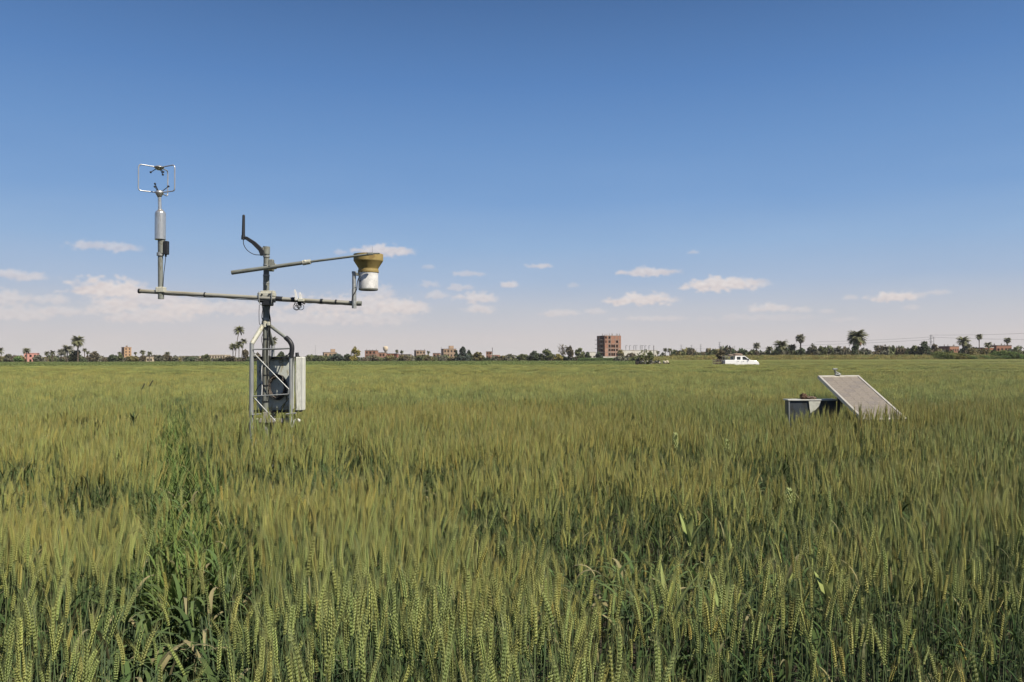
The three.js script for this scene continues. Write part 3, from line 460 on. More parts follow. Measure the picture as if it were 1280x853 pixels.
// px0, px1: its edges in the photograph; top: its top there; d: how far it stands
function house(name, label, cat, px0, px1, top, d, o = {}) {
  const { floors = 2, bays = 3, wall = mat.brick, deep = 9, turn = 0, shut = 0.5, cols = 0, group, ow = 1.1, oh = 1.3, roof = mat.slab, sd = px0 | 0 } = o;
  const w = (px1 - px0) * d / FPX, h = at(px0, top, d).y, t = thing(name, label, cat, V(xAt((px0 + px1) / 2, d), 0, -d - deep / 2), turn, group), r = rngOf(sd * 17 + 5), T0 = 0.25;
  const [front, holes] = facade(w, h, floors, bays, Math.min(ow, w / bays * 0.6), Math.min(oh, h / floors * 0.55), T0, deep / 2 - T0 / 2);
  part(t, 'wall', front, wall);
  part(t, 'wall', [box(T0, h, deep - 2 * T0, -w / 2 + T0 / 2, h / 2, 0), box(w, h, T0, 0, h / 2, -deep / 2 + T0 / 2), box(T0, h, deep - 2 * T0, w / 2 - T0 / 2, h / 2, 0)], wall);
  part(t, 'roof', box(w + 0.3, 0.25, deep + 0.3, 0, h + 0.125, 0), roof);
  for (let i = 1; i < floors; i++) part(t, 'floor_slab', box(w + 0.06, 0.22, deep + 0.06, 0, h * i / floors, 0), roof);
  const wg = box(Math.min(ow, w / bays * 0.6), Math.min(oh, h / floors * 0.55), 0.06);
  for (const [x, y] of holes) if (r() < shut) { const m = new THREE.Mesh(wg, mat.shutter); m.name = 'window'; m.position.set(x, y, deep / 2 - T0 + 0.03); t.add(m); }
  for (let i = 0; i < cols; i++) { const hh = 0.4 + r() * 0.6; part(t, 'roof_column', box(0.26, hh, 0.3, lerp(-w / 2 + 0.2, w / 2 - 0.2, cols > 1 ? i / (cols - 1) : 0.5), h + 0.25 + hh / 2, (r() - 0.3) * deep * 0.7), roof); }
  if (o.hut) part(t, 'roof_hut', box(w * 0.35, 1.8, 2.5, w * (o.hut - 0.5), h + 1.15, 0), wall);
  return t;
}
// the unfinished block of flats
{
  const d = 600, fw = 13.4, fh = 3.12, nf = 6, deep = 14, h = fh * nf, t = thing('unfinished_building', 'tall unfinished red brick apartment block with open floors and balconies', 'building', V(xAt(762.4, d), 0, -d - 6), 0.33);
  for (let i = 0; i <= nf; i++) part(t, 'floor_slab', box(fw, 0.3, deep, 0, i * fh, 0), mat.slab);
  for (let i = 0; i < nf; i++) {
    const y = i * fh + 0.15, hh = fh - 0.3, piers = [];
    // front bays: pier edges (fractions of the width), the gaps between are window openings
    const open = i === 5 ? [[0.02, 0.12], [0.2, 0.36]] : i === 4 ? [[0.03, 0.1], [0.2, 0.35], [0.69, 0.81]] : [[0.2, 0.34], [0.39, 0.50], [0.52, 0.64], [0.69, 0.80]];
    let x = 0; const sill = i === 1 || i === 3 ? 0.3 : 0.6, topg = 0.35;
    for (const [a, b] of open) { piers.push(box((a - x) * fw, hh, 0.25, ((a + x) / 2 - 0.5) * fw, y + hh / 2, deep / 2 - 0.14)); piers.push(box((b - a) * fw, sill, 0.25, ((a + b) / 2 - 0.5) * fw, y + sill / 2, deep / 2 - 0.14), box((b - a) * fw, topg, 0.25, ((a + b) / 2 - 0.5) * fw, y + hh - topg / 2, deep / 2 - 0.14)); x = b; }
    piers.push(box((1 - x) * fw, hh, 0.25, ((1 + x) / 2 - 0.5) * fw, y + hh / 2, deep / 2 - 0.14));
    part(t, 'brick_wall', piers, i < 3 ? mat.brickPale : mat.brick);
    part(t, 'brick_wall', [box(0.25, hh, deep - 0.5, fw / 2 - 0.14, y + hh / 2, 0), box(fw, hh, 0.25, 0, y + hh / 2, -deep / 2 + 0.14)], mat.brick);
    if (i !== 1) part(t, 'brick_wall', [box(0.25, hh, deep * 0.22, -fw / 2 + 1.2, y + hh / 2, deep * 0.22), box(0.25, hh, deep * 0.3, -fw / 2 + 0.5, y + hh / 2, -deep * 0.28)], mat.brick);
    if (i > 1) part(t, 'balcony', [box(2.6, 0.26, deep * 0.75, -fw / 2 - 1.3, y - 0.14, 0), box(0.12, 0.35, deep * 0.3, -fw / 2 - 2.5, y + 0.15, deep * 0.2)], mat.slab);
    for (const z of [-6.4, -2.1, 2.1, 6.4]) part(t, 'column', box(0.4, hh, 0.4, -fw / 2 + 0.22, y + hh / 2, z), mat.slab);
    for (const x of [-0.28, -0.145, 0.14, 0.33]) part(t, 'column', box(0.35, hh, 0.12, x * fw, y + hh / 2, deep / 2 + 0.05), mat.slab);
  }
  const r = rngOf(5);
  for (let k = 0; k < 9; k++) part(t, 'roof_column', box(0.3, 0.8 + r() * 0.9, 0.3, (k / 8 - 0.5) * (fw - 0.5), h + 0.9, deep / 2 - 0.6 - r() * 5), mat.slab);
}
// the long white building with columns on its roof, the pale boundary wall, the white house
{
  const d = 650, t = house('white_building', 'long low white building with rows of bare columns on roof', 'building', 776, 822, 438.2, d, { floors: 1, bays: 9, wall: mat.plasterWhite, shut: 0.7, deep: 12, roof: mat.plasterWhite, oh: 1.2 });
  for (const px of [783, 787.6, 793, 795.6, 801.2, 803.4, 807, 812]) { const x = xAt(px, d) - t.position.x, h = at(px, 432.2, d).y, y0 = at(px, 438.2, d).y; part(t, 'roof_column', box(0.45, h - y0 - 0.25, 0.45, x, (h + y0 + 0.25) / 2, 3), mat.pylon); part(t, 'roof_beam', box(1.3, 0.3, 0.4, x + 0.7, h + 0.15, 3), mat.pylon); }
}
function lowWall(name, label, px0, px1, top, d, m) { const w = (px1 - px0) * d / FPX, h = at(px0, top, d).y, t = thing(name, label, 'wall', V(xAt((px0 + px1) / 2, d), 0, -d)); part(t, 'panel', box(w, h - 0.15, 0.3, 0, (h - 0.15) / 2, 0), m); part(t, 'coping', box(w + 0.1, 0.15, 0.4, 0, h - 0.075, 0), m); for (let k = 0; k <= 6; k++) part(t, 'pier', box(0.4, h - 0.16, 0.42, (k / 6 - 0.5) * w, (h - 0.16) / 2, 0), m); }
lowWall('boundary_wall', 'long pale low wall before the unfinished brick building', 745, 792, 445.9, 560, mat.plasterWhite);
lowWall('boundary_wall', 'short brown low wall between two clumps of trees at left', 124, 136, 446.6, 470, mat.slab);
house('white_house', 'small white flat-roofed house left of unfinished brick building', 'house', 736.5, 744.5, 440.4, 590, { floors: 1, bays: 2, wall: mat.plasterWhite, roof: mat.plasterWhite });
house('pink_house', 'pink plastered house behind the date palm at far left', 'house', 28, 42.5, 442, 450, { wall: mat.plasterPink, bays: 3, turn: 0.35, deep: 6, roof: mat.plasterPink });
{ const t = house('tower_house', 'slim orange tower block standing alone above left trees', 'building', 151.4, 160.2, 434.6, 520, { floors: 5, bays: 2, wall: mat.orange, turn: 0.85, deep: 4.2, ow: 0.9, oh: 1.1, shut: 1, roof: mat.orange }); const h = at(155, 434.6, 520).y; part(t, 'roof_tank', new THREE.CylinderGeometry(0.6, 0.6, 1, 12).translate(0.2, h + 0.8, 0), mat.slab); }
house('cream_house', 'long cream house with row of dark windows left of tower', 'house', 261, 281, 444.2, 470, { floors: 2, bays: 6, wall: mat.plasterCream, shut: 1, roof: mat.plasterCream });
house('cream_house', 'low cream house half hidden by trees left of cream terrace', 'house', 225, 246, 445.6, 500, { floors: 1, bays: 5, wall: mat.plasterCream, shut: 1, roof: mat.slab });
house('cream_house', 'small cream hut with one window between two left palms', 'house', 182.5, 190.5, 446, 430, { floors: 1, bays: 2, wall: mat.plasterCream, shut: 1, deep: 5 });
house('brick_house', 'wide low brick house just right of the white cabinet', 'house', 383, 401, 445, 480, { floors: 1, bays: 4, sd: 31 });
house('brick_house', 'orange brown brick house left of dark round bushes', 'house', 402, 417.5, 441, 460, { floors: 2, bays: 3, wall: mat.plasterTan, turn: 0.3, hut: 0.75, sd: 32 });
house('brick_house', 'brick house with dark gaps right of yellow-green tree', 'house', 456, 469.5, 438.6, 460, { floors: 3, bays: 3, shut: 0.9, cols: 4, sd: 33 });
house('brick_house', 'lower brick house left of the water tower', 'house', 469.8, 481, 441.2, 470, { floors: 2, bays: 3, cols: 3, wall: mat.brickPale, sd: 34 });
house('brick_house', 'bright red brick house right of the water tower', 'house', 483, 495, 442.5, 440, { floors: 2, bays: 4, shut: 0.6, wall: M([0.36, 0.12, 0.07], 0.95, 0, grime), sd: 35 });
house('tan_house', 'low tan house behind the two thin palms', 'house', 498, 512, 443.4, 490, { floors: 2, bays: 4, wall: mat.plasterTan, sd: 36 });
house('tan_house', 'tan brick house with roof hut above small round bush', 'house', 518, 529.6, 438.6, 480, { floors: 3, bays: 3, wall: mat.plasterTan, cols: 4, turn: 0.3, deep: 7, sd: 37 });
house('brick_house', 'small low brick house right of the dark thin cypress', 'house', 541, 549, 442, 470, { floors: 2, bays: 2, sd: 38, wall: mat.brickPale });
house('tan_house', 'broad tan house left of the dark fir tree', 'house', 552, 568, 436.6, 490, { floors: 3, bays: 4, wall: mat.plasterTan, sd: 39, turn: 0.25, hut: 0.7 });
house('brick_house', 'narrow brown brick house left of the dark pole', 'house', 607.6, 614.4, 440, 470, { floors: 3, bays: 2, sd: 40 });
house('pink_house', 'low pale pink house at the foot of dark pole', 'house', 613, 624.5, 444, 440, { floors: 1, bays: 3, wall: mat.plasterPink, roof: mat.plasterWhite, sd: 41 });
house('brick_house', 'brown brick hut left of the large bushy palm', 'house', 1057, 1064, 439.5, 400, { floors: 2, bays: 2, sd: 42 });
house('tan_house', 'tan hut just right of the large bushy palm trunk', 'house', 1076, 1086, 439, 400, { floors: 2, bays: 3, wall: mat.plasterTan, sd: 43 });
house('brick_house', 'low red brick house beside the thin pale post', 'house', 1088, 1098, 440.2, 400, { floors: 1, bays: 3, sd: 44 });
house('brick_house', 'small orange brick house under dark round tree', 'house', 1119, 1128, 440.4, 395, { floors: 1, bays: 2, wall: M([0.42, 0.17, 0.1], 0.95, 0, grime), sd: 45 });
house('white_house', 'small white and pink house right of the pylon', 'house', 1171, 1182, 435.5, 430, { floors: 2, bays: 3, wall: mat.plasterPink, roof: mat.plasterWhite, sd: 46 });
house('brick_house', 'red brick house left of the spreading palm at right', 'house', 1183, 1198.5, 433.4, 420, { floors: 2, bays: 4, turn: 0.35, cols: 4, deep: 7, sd: 47 });
house('brick_house', 'orange brick house below the small palm near right edge', 'house', 1230, 1242.5, 435, 420, { floors: 2, bays: 3, wall: M([0.42, 0.18, 0.1], 0.95, 0, grime), roof: mat.plasterWhite, sd: 48 });
house('brick_house', 'dark red brick house with palm behind near right edge', 'house', 1246, 1265, 432.2, 430, { floors: 2, bays: 4, cols: 6, shut: 0.8, sd: 49 });
{
  const d = 520, t = thing('water_tower', 'water tower with rounded tank on a slim stem', 'water tower', V(xAt(481.8, d), 0, -d)), h = at(481.8, 433, d).y, hb = at(481.8, 440.4, d).y;
  part(t, 'tank', lathe([[0.4, 0], [1.0, 0.5], [1.55, 1.8], [1.6, h - hb - 0.7], [1.2, h - hb - 0.15], [0.01, h - hb]], V(0, hb, 0), 24), mat.plasterCream);
  part(t, 'stem', rod(V(0, 0, 0), V(0, hb + 0.4, 0), 0.6, 0.45, 16), mat.slab); part(t, 'rail', new THREE.TorusGeometry(1.7, 0.05, 6, 24).rotateX(Math.PI / 2).translate(0, hb + 1.6, 0), mat.pylon);
}
function pole(label, px, top, d, r, m = mat.pylon, arms = 0) { const h = at(px, top, d).y, t = thing('utility_pole', label, 'pole', V(xAt(px, d), 0, -d)); part(t, 'shaft', rod(V(0, 0, 0), V(0, h, 0), r, r * 0.6, 8), m); for (let k = 0; k < Math.max(arms, 1); k++) part(t, 'cross_bar', box(arms ? 2.4 : 0.5, 0.12, 0.12, 0, h - 0.5 - k * 1.1, 0), m); }
pole('dark pole rising above the low pink house', 615.4, 434.6, 440, 0.2, mat.sackDark);
pole('dark pole right of the round olive bush', 817.3, 432, 420, 0.22, mat.sackDark);
pole('thin tall mast above brick houses right of the cabinet', 394, 431.5, 620, 0.12);
pole('thin pole with cross bars left of the pylon row tail', 911.6, 432.5, 800, 0.14, mat.pylon, 2);
pole('thin pale post beside the low red brick house', 1086.6, 436, 390, 0.16, mat.plasterWhite);
pole('dark pole with cross bars right beside the tall pylon', 1167.6, 421, 600, 0.2, mat.sackDark, 2);
pole('thin pole standing left of the broad tan house', 551.4, 434, 480, 0.1, mat.wood);
function pylon(label, px, top, d, group) {
  const h = at(px, top, d).y, t = thing('pylon', label, 'pylon', V(xAt(px, d), 0, -d), 0.3, group), b = h * 0.085, leg = [], br = [], w = (y) => lerp(b, 0.35, Math.min(1, y / (h * 0.72)));
  for (const [sx, sz] of [[1, 1], [1, -1], [-1, 1], [-1, -1]]) part(t, 'leg', [rod(V(sx * b, 0, sz * b), V(sx * 0.35, h * 0.72, sz * 0.35), 0.13, 0.11, 5), rod(V(sx * 0.35, h * 0.72, sz * 0.35), V(sx * 0.1, h, sz * 0.1), 0.11, 0.1, 5)], mat.pylon);
  for (let k = 0; k < 9; k++) { const y0 = h * 0.72 * k / 9, y1 = h * 0.72 * (k + 1) / 9, a = w(y0), c = w(y1); for (const s of [-1, 1]) br.push(rod(V(-a, y0, s * a), V(c, y1, s * c), 0.08, 0.08, 4), rod(V(a, y0, s * a), V(-c, y1, s * c), 0.08, 0.08, 4), rod(V(s * a, y0, -a), V(s * c, y1, c), 0.08, 0.08, 4)); }
  part(t, 'lattice', br, mat.pylon);
  for (const f of [0.72, 0.84, 0.95]) part(t, 'arm', [rod(V(-h * 0.1, h * f, 0), V(h * 0.1, h * f, 0), 0.14, 0.14, 5), rod(V(-h * 0.1, h * f, 0), V(0, h * (f + 0.04), 0), 0.1, 0.1, 5), rod(V(h * 0.1, h * f, 0), V(0, h * (f + 0.04), 0), 0.1, 0.1, 5)], mat.pylon);
}
pylon('grey lattice pylon above the dark trees at right', 1164, 418.6, 720);
pylon('taller thin pylon above bushes left of white pickup', 899.6, 427.4, 1150);
for (const [px, top, l] of [[851.5, 431, 'leftmost of four small faint pylons left of pickup'], [864.6, 431.4, 'second from left of four small faint pylons left of pickup'], [876, 430.6, 'third from left of four small faint pylons left of pickup'], [918, 432.5, 'small faint pylon just above the roof of white pickup']]) pylon(l, px, top, 1500, 'faint distant pylons');
{
  const wires = [[[1164, 421.5, 720], [1290, 424.5, 640]], [[1164, 419, 720], [1290, 416.6, 640]], [[1164, 424.5, 720], [1020, 431, 800]], [[1164, 421.5, 720], [1020, 427.5, 800]], [[851.5, 434, 1500], [1020, 431, 800]]];
  const t = thing('power_line', 'thin power lines running from the pylon across the sky', 'power line', V(xAt(1164, 720), 0, -720));
  for (const [a, b] of wires) { const p = at(...a), q = at(...b), pts = []; for (let k = 0; k <= 10; k++) { const s = k / 10, v = p.clone().lerp(q, s); v.y -= 4 * s * (1 - s) * p.distanceTo(q) * 0.006; pts.push(v); } partW(t, 'wire', bend(pts, 0.07, 30, 4), mat.black); }
}
// grassy bank in front of the villages on the right
{
  const g = new THREE.PlaneGeometry(330, 26, 160, 10).rotateX(-Math.PI / 2).translate(205, 0, -333), p = g.attributes.position;
  for (let i = 0; i < p.count; i++) { const x = p.getX(i), z = p.getZ(i), k = (z + 333) / 13; const edge = sstep(x, 40, 70); p.setY(i, Math.max(0.003, (1.9 + 0.5 * n2(x * 0.07, 3)) * edge * Math.max(0, 1 - k * k))); }
  g.computeVertexNormals(); const m = new THREE.Mesh(g, M([0.15, 0.12, 0.055], 1, 0, soilTex)); m.name = 'grass_bank'; scene.add(tag(m, 'low earth bank with dry grass beyond the fields at right', 'bank', null, 'structure'));
}

// ---------------------------------------------------------------- far trees
const foliage = {}; const leafy = (rgb) => foliage[rgb.join()] ??= leafMat(rgb);
const G = { dark: [0.086, 0.109, 0.059], mid: [0.137, 0.152, 0.068], olive: [0.214, 0.184, 0.078], gray: [0.177, 0.173, 0.123], yellow: [0.276, 0.238, 0.068], fresh: [0.137, 0.216, 0.068], brown: [0.15, 0.125, 0.08], blue: [0.076, 0.097, 0.077], palm: [0.150, 0.152, 0.078], palmDry: [0.376, 0.238, 0.135] };
const barkMat = M([0.12, 0.09, 0.065], 0.95);
function leafCloud(mb, r, c, rad, n, size, shade = 1) {
  for (let k = 0; k < n; k++) {
    const d = V(r() * 2 - 1, r() * 2 - 1, r() * 2 - 1); if (d.lengthSq() > 1) { k--; continue; }
    const l = d.length(); d.multiplyScalar(Math.pow(l, -0.45));
    const p = c.clone().add(d.clone().multiply(rad)), nn = V(r() - 0.5, r() - 0.2, r() - 0.5).normalize(), a = V(r() - 0.5, r() - 0.5, r() - 0.5).cross(nn).normalize(), b = nn.clone().cross(a), s = size * (0.6 + r() * 0.8), q = (0.75 + r() * 0.5) * shade, col = [q, q, q];
    const v = [[-1, -0.2], [-0.1, -0.7], [1, 0.1], [0.1, 0.75]].map(([u, w]) => mb.v(p.clone().addScaledVector(a, u * s).addScaledVector(b, w * s), col));
    mb.f(1, v[0], v[1], v[2]); mb.f(1, v[0], v[2], v[3]);
  }
}
function tree(label, px, top, wpx, d, kind, col, o = {}) {
  const h = at(px, top, d).y, w = wpx * 1.18 * d / FPX, r = rngOf(Math.round(px * 31 + top * 7)), t = thing(o.name ?? (kind === 'bush' ? 'bush' : kind === 'fir' ? 'conifer_tree' : kind === 'bare' ? 'bare_tree' : 'tree'), label, o.cat ?? (kind === 'bush' ? 'bush' : 'tree'), V(xAt(px, d), o.y ?? 0, -d), 0, o.group);
  const mb = new MB(), tb = new MB(), H = h - (o.y ?? 0), leaf = Math.max(0.16, d * 0.0011);
  const limbs = kind === 'bush' ? 3 : 5, base = kind === 'bush' ? 0.02 : 0.14;
  tb.tube([V(0, 0, 0), V((r() - 0.5) * 0.2, H * 0.3, 0), V((r() - 0.5) * 0.4, H * 0.75, 0)], [H * 0.028, H * 0.022, H * 0.008], 7, [1, 1, 1]);
  for (let k = 0; k < limbs; k++) { const a = r() * 6.3, l = w * 0.35; tb.tube([V(0, H * (0.22 + 0.08 * k), 0), V(Math.cos(a) * l * 0.5, H * (0.36 + 0.09 * k), Math.sin(a) * l * 0.5), V(Math.cos(a) * l, H * (0.5 + 0.09 * k), Math.sin(a) * l)], [H * 0.014, H * 0.01, H * 0.004], 5, [1, 1, 1]); }
  if (kind === 'fir') { for (let k = 0; k < 13; k++) { const f = (k + 0.5) / 13, rr = w * 0.5 * Math.pow(1 - f, 0.75) * (0.75 + r() * 0.5); for (let j = 0; j < 4; j++) { const a = r() * 6.3; leafCloud(mb, r, V(Math.cos(a) * rr * 0.6, H * (0.06 + f * 0.92), Math.sin(a) * rr * 0.6), V(rr * 0.6 + 0.12, H * 0.06, rr * 0.6 + 0.12), 22, leaf, 1); } } }
  else if (kind === 'bare') {
    for (let k = 0; k < 40; k++) { const a = r() * 6.3, y0 = H * (0.35 + r() * 0.4), l = w * (0.25 + r() * 0.3); const p0 = V((r() - 0.5) * w * 0.25, y0, (r() - 0.5) * w * 0.25); tb.tube([p0, V(p0.x + Math.cos(a) * l * 0.5, y0 + H * 0.12, p0.z + Math.sin(a) * l * 0.5), V(p0.x + Math.cos(a) * l, Math.min(H, y0 + H * (0.15 + r() * 0.25)), p0.z + Math.sin(a) * l)], [H * 0.009, H * 0.006, H * 0.003], 4, [1, 1, 1]); }
    leafCloud(mb, r, V(0, H * 0.65, 0), V(w * 0.45, H * 0.3, w * 0.45), 60, leaf, 0.9);
  } else {
    const nb = kind === 'bush' ? 11 : 13;
    for (let k = 0; k < nb; k++) {
      const a = r() * 6.3, f = Math.sqrt(r()), y = lerp(base + 0.06, 0.86, Math.pow(r(), 0.8)), spread = kind === 'bush' ? Math.sqrt(Math.max(0.1, 1 - y * y * 0.8)) : Math.sin(clamp((y - base) / (1 - base) * 0.8 + 0.2, 0, 1) * Math.PI);
      const c = V(Math.cos(a) * f * w * 0.42 * spread, y * H, Math.sin(a) * f * w * 0.42 * spread), s = 0.09 + r() * 0.13;
      leafCloud(mb, r, c, V(w * s, H * s * (0.5 + r() * 0.5), w * s), 62, leaf, 0.85 + r() * 0.3);
    }
    leafCloud(mb, r, V(0, H * 0.55, 0), V(w * 0.36, H * 0.36, w * 0.36), 120, leaf, 0.9);
    leafCloud(mb, r, V(0, H * 0.9, 0), V(w * 0.16, H * 0.1, w * 0.16), 26, leaf, 1);
  }
  if (kind !== 'bush') part(t, 'trunk', tb.build(), [barkMat, barkMat]); else part(t, 'stem', tb.build(), [barkMat, barkMat]);
  part(t, 'crown', mb.build(), [stalkMat, leafy(G[col])]);
  return t;
}
function palm(label, px, top, wpx, d, o = {}) {
  const h = at(px, top, d).y, w = wpx * d / FPX, R = w * 0.56, r = rngOf(Math.round(px * 13 + top * 5 + 3)), t = thing('date_palm', label, 'palm tree', V(xAt(px, d) - (o.lean ?? 0) * d / FPX, o.y ?? 0, -d), 0, o.group), H = h - (o.y ?? 0) - R * 0.5;
  const tb = new MB(), mb = new MB(), db = new MB(), lean = (o.lean ?? 0) * d / FPX, c = V(lean, H, 0);
  const pts = [], rad = []; for (let k = 0; k <= 8; k++) { const s = k / 8; pts.push(V(lean * Math.pow(s, 1.5), H * s, 0)); rad.push((0.2 + (k % 2) * 0.02 + 0.1 * Math.max(0, 0.2 - s) * 5 + (s > 0.85 ? 0.06 : 0)) * (o.thick ?? 1)); }
  tb.tube(pts, rad, 9, [1, 1, 1]);
  const frond = (b, az, el, L, droop, wid, col) => {
    let p = c.clone(), e = el, n = 9, prev = p.clone();
    for (let k = 0; k < n; k++) {
      const s = (k + 0.5) / n, dir = V(Math.cos(az) * Math.cos(e), Math.sin(e), Math.sin(az) * Math.cos(e)), q = p.clone().addScaledVector(dir, L / n), side = V(-Math.sin(az), 0, Math.cos(az)), ll = wid * Math.sin(Math.PI * clamp(s * 0.85 + 0.15, 0, 1)) + 0.05, tint = col * (0.8 + r() * 0.4), cc = [tint, tint, tint];
      for (const sg of [-1, 1]) { const tip = p.clone().addScaledVector(side, sg * ll).addScaledVector(dir, ll * 0.75); tip.y -= ll * (0.25 + r() * 0.35); const a1 = b.v(p, cc), a2 = b.v(q.clone().addScaledVector(dir, 0.1), cc), a3 = b.v(tip, cc); b.f(1, a1, a2, a3); }
      b.f(1, b.v(p.clone().addScaledVector(side, 0.05), cc), b.v(p.clone().addScaledVector(side, -0.05), cc), b.v(q, cc));
      p = q; e -= droop / n * (0.5 + s);
    }
  };
  const nf = Math.round((o.fronds ?? 34) * 1.35);
  for (let k = 0; k < nf; k++) { const el = lerp(-0.55, 1.35, Math.pow((k + 0.5) / nf, 0.8)); frond(mb, r() * 6.283, el, R * (0.9 + r() * 0.28), 1.1 + r() * 0.8, R * 0.24, 1); }
  part(t, 'trunk', tb.build(), [barkMat, barkMat]);
  part(t, 'crown', mb.build(), [stalkMat, leafy(G[o.col ?? 'palm'])]);
  if (o.skirt) { for (let k = 0; k < o.skirt; k++) frond(db, r() * 6.283, -0.6 - r() * 0.7, R * (0.6 + r() * 0.4), 0.7, R * 0.16, 1); part(t, 'dry_skirt', db.build(), [stalkMat, leafy(G.palmDry)]); }
  return t;
}
const L0 = 420, C0 = 430, R0 = 365;
palm('date palm cut off by the left edge of picture', -1, 436, 12, L0); palm('date palm standing before the pink house', 33, 435.8, 10, L0, { thick: 1.1 });
palm('left one of two small palms right of pink house', 58.5, 440, 7, L0); palm('right one of two small palms right of pink house', 65.5, 439, 8, L0);
palm('tallest bushy palm with brown skirt at the left', 97, 421.5, 17, L0, { skirt: 26, fronds: 54, thick: 1.6 });
palm('short palm close on right of tallest left palm', 105.5, 436, 6, L0 + 20); palm('very small palm second right of tallest left palm', 109.5, 439.4, 5, L0 + 40);
palm('broad low palm in the thicket left of tallest palm', 84, 433, 16, L0 - 10, { fronds: 46, col: 'gray' }); palm('low grey palm at left end of the palm thicket', 76, 437.5, 11, L0 - 5, { fronds: 40, col: 'gray' });
palm('short palm close left of the orange tower block', 149, 440.4, 5, L0 + 30); palm('tiny palm just right of the orange tower block', 169, 440.6, 4, L0 + 60);
palm('dark palm left of the small cream hut', 178, 438.6, 7, L0, { fronds: 40 }); palm('palm standing before the small cream hut', 186.5, 440.4, 7, L0 - 10);
palm('low palm over grey scrub left of cream houses', 208.5, 440.6, 8, L0 + 10);
palm('tall leaning palm left of the instrument tower', 298.5, 409.2, 14, L0, { lean: 5, thick: 0.8, fronds: 40 }); palm('palm with leaning crown close left of tower leg', 304.5, 424.5, 9, L0, { lean: 3, thick: 0.8 });
palm('left short palm under the tall leaning palm', 291, 430.5, 11, L0 - 6, { thick: 0.9, fronds: 40 }); palm('right short palm under the tall leaning palm', 298.5, 428, 12, L0 - 8, { thick: 0.9, fronds: 44 });
palm('palm seen between mast and right leg of tower', 340.8, 422.5, 13, L0, { thick: 0.8 });
palm('left one of two thin palms over tan house', 496, 438, 5, C0 + 10, { thick: 0.8 }); palm('right one of two thin palms over tan house', 502, 438.8, 5, C0 + 10, { thick: 0.8 });
palm('thin dark palm right of house with roof hut', 535.4, 439.4, 4.6, C0 + 20, { fronds: 40 });
palm('left palm of a pair left of faint pylons', 831.6, 435.8, 6, R0 + 80); palm('right palm of a pair left of faint pylons', 837, 436, 7, R0 + 80); palm('small palm close right of the dark pole', 822.4, 439.4, 5, R0 + 60);
palm('left palm of pair under the faint pylons', 860, 436.4, 9, R0 + 70); palm('right palm of pair under the faint pylons', 865.4, 436, 7, R0 + 75);
palm('tall grey-green palm right of the white pickup', 946, 429.6, 10, R0, { fronds: 44, col: 'gray' }); palm('palm in grove right of pickup with pale trunk', 962, 434, 10, R0, { fronds: 36 }); palm('large spreading palm in grove right of pickup', 977, 426.8, 19, R0, { fronds: 44 }); palm('drooping palm at right end of the grove', 990, 431.5, 11, R0 - 5, { fronds: 38 });
palm('palm with thick hanging crown over dark thicket', 1001, 419.4, 13, R0 - 8, { fronds: 64, skirt: 40, thick: 1.4, col: 'gray' });
palm('large full bushy palm with dark trunk at right', 1072, 415.6, 25, R0 - 15, { fronds: 70, skirt: 22, thick: 3 });
palm('small palm at left side of the wide flat tree', 1096, 432.5, 8, R0 + 30); palm('spreading palm right of red brick house at right', 1204.5, 422, 17, R0 + 15, { thick: 1.4 }); palm('short palm beside foot of the spreading right palm', 1210, 431, 11, R0 + 5);
palm('slender tall palm with small crown near right edge', 1224.4, 418.6, 9, R0 + 15, { thick: 0.85 }); palm('small palm behind the orange brick house at right', 1235.5, 428.6, 10, R0 + 50); palm('round-headed palm behind the dark red brick house', 1260, 423, 9, R0 + 90, { fronds: 60 });

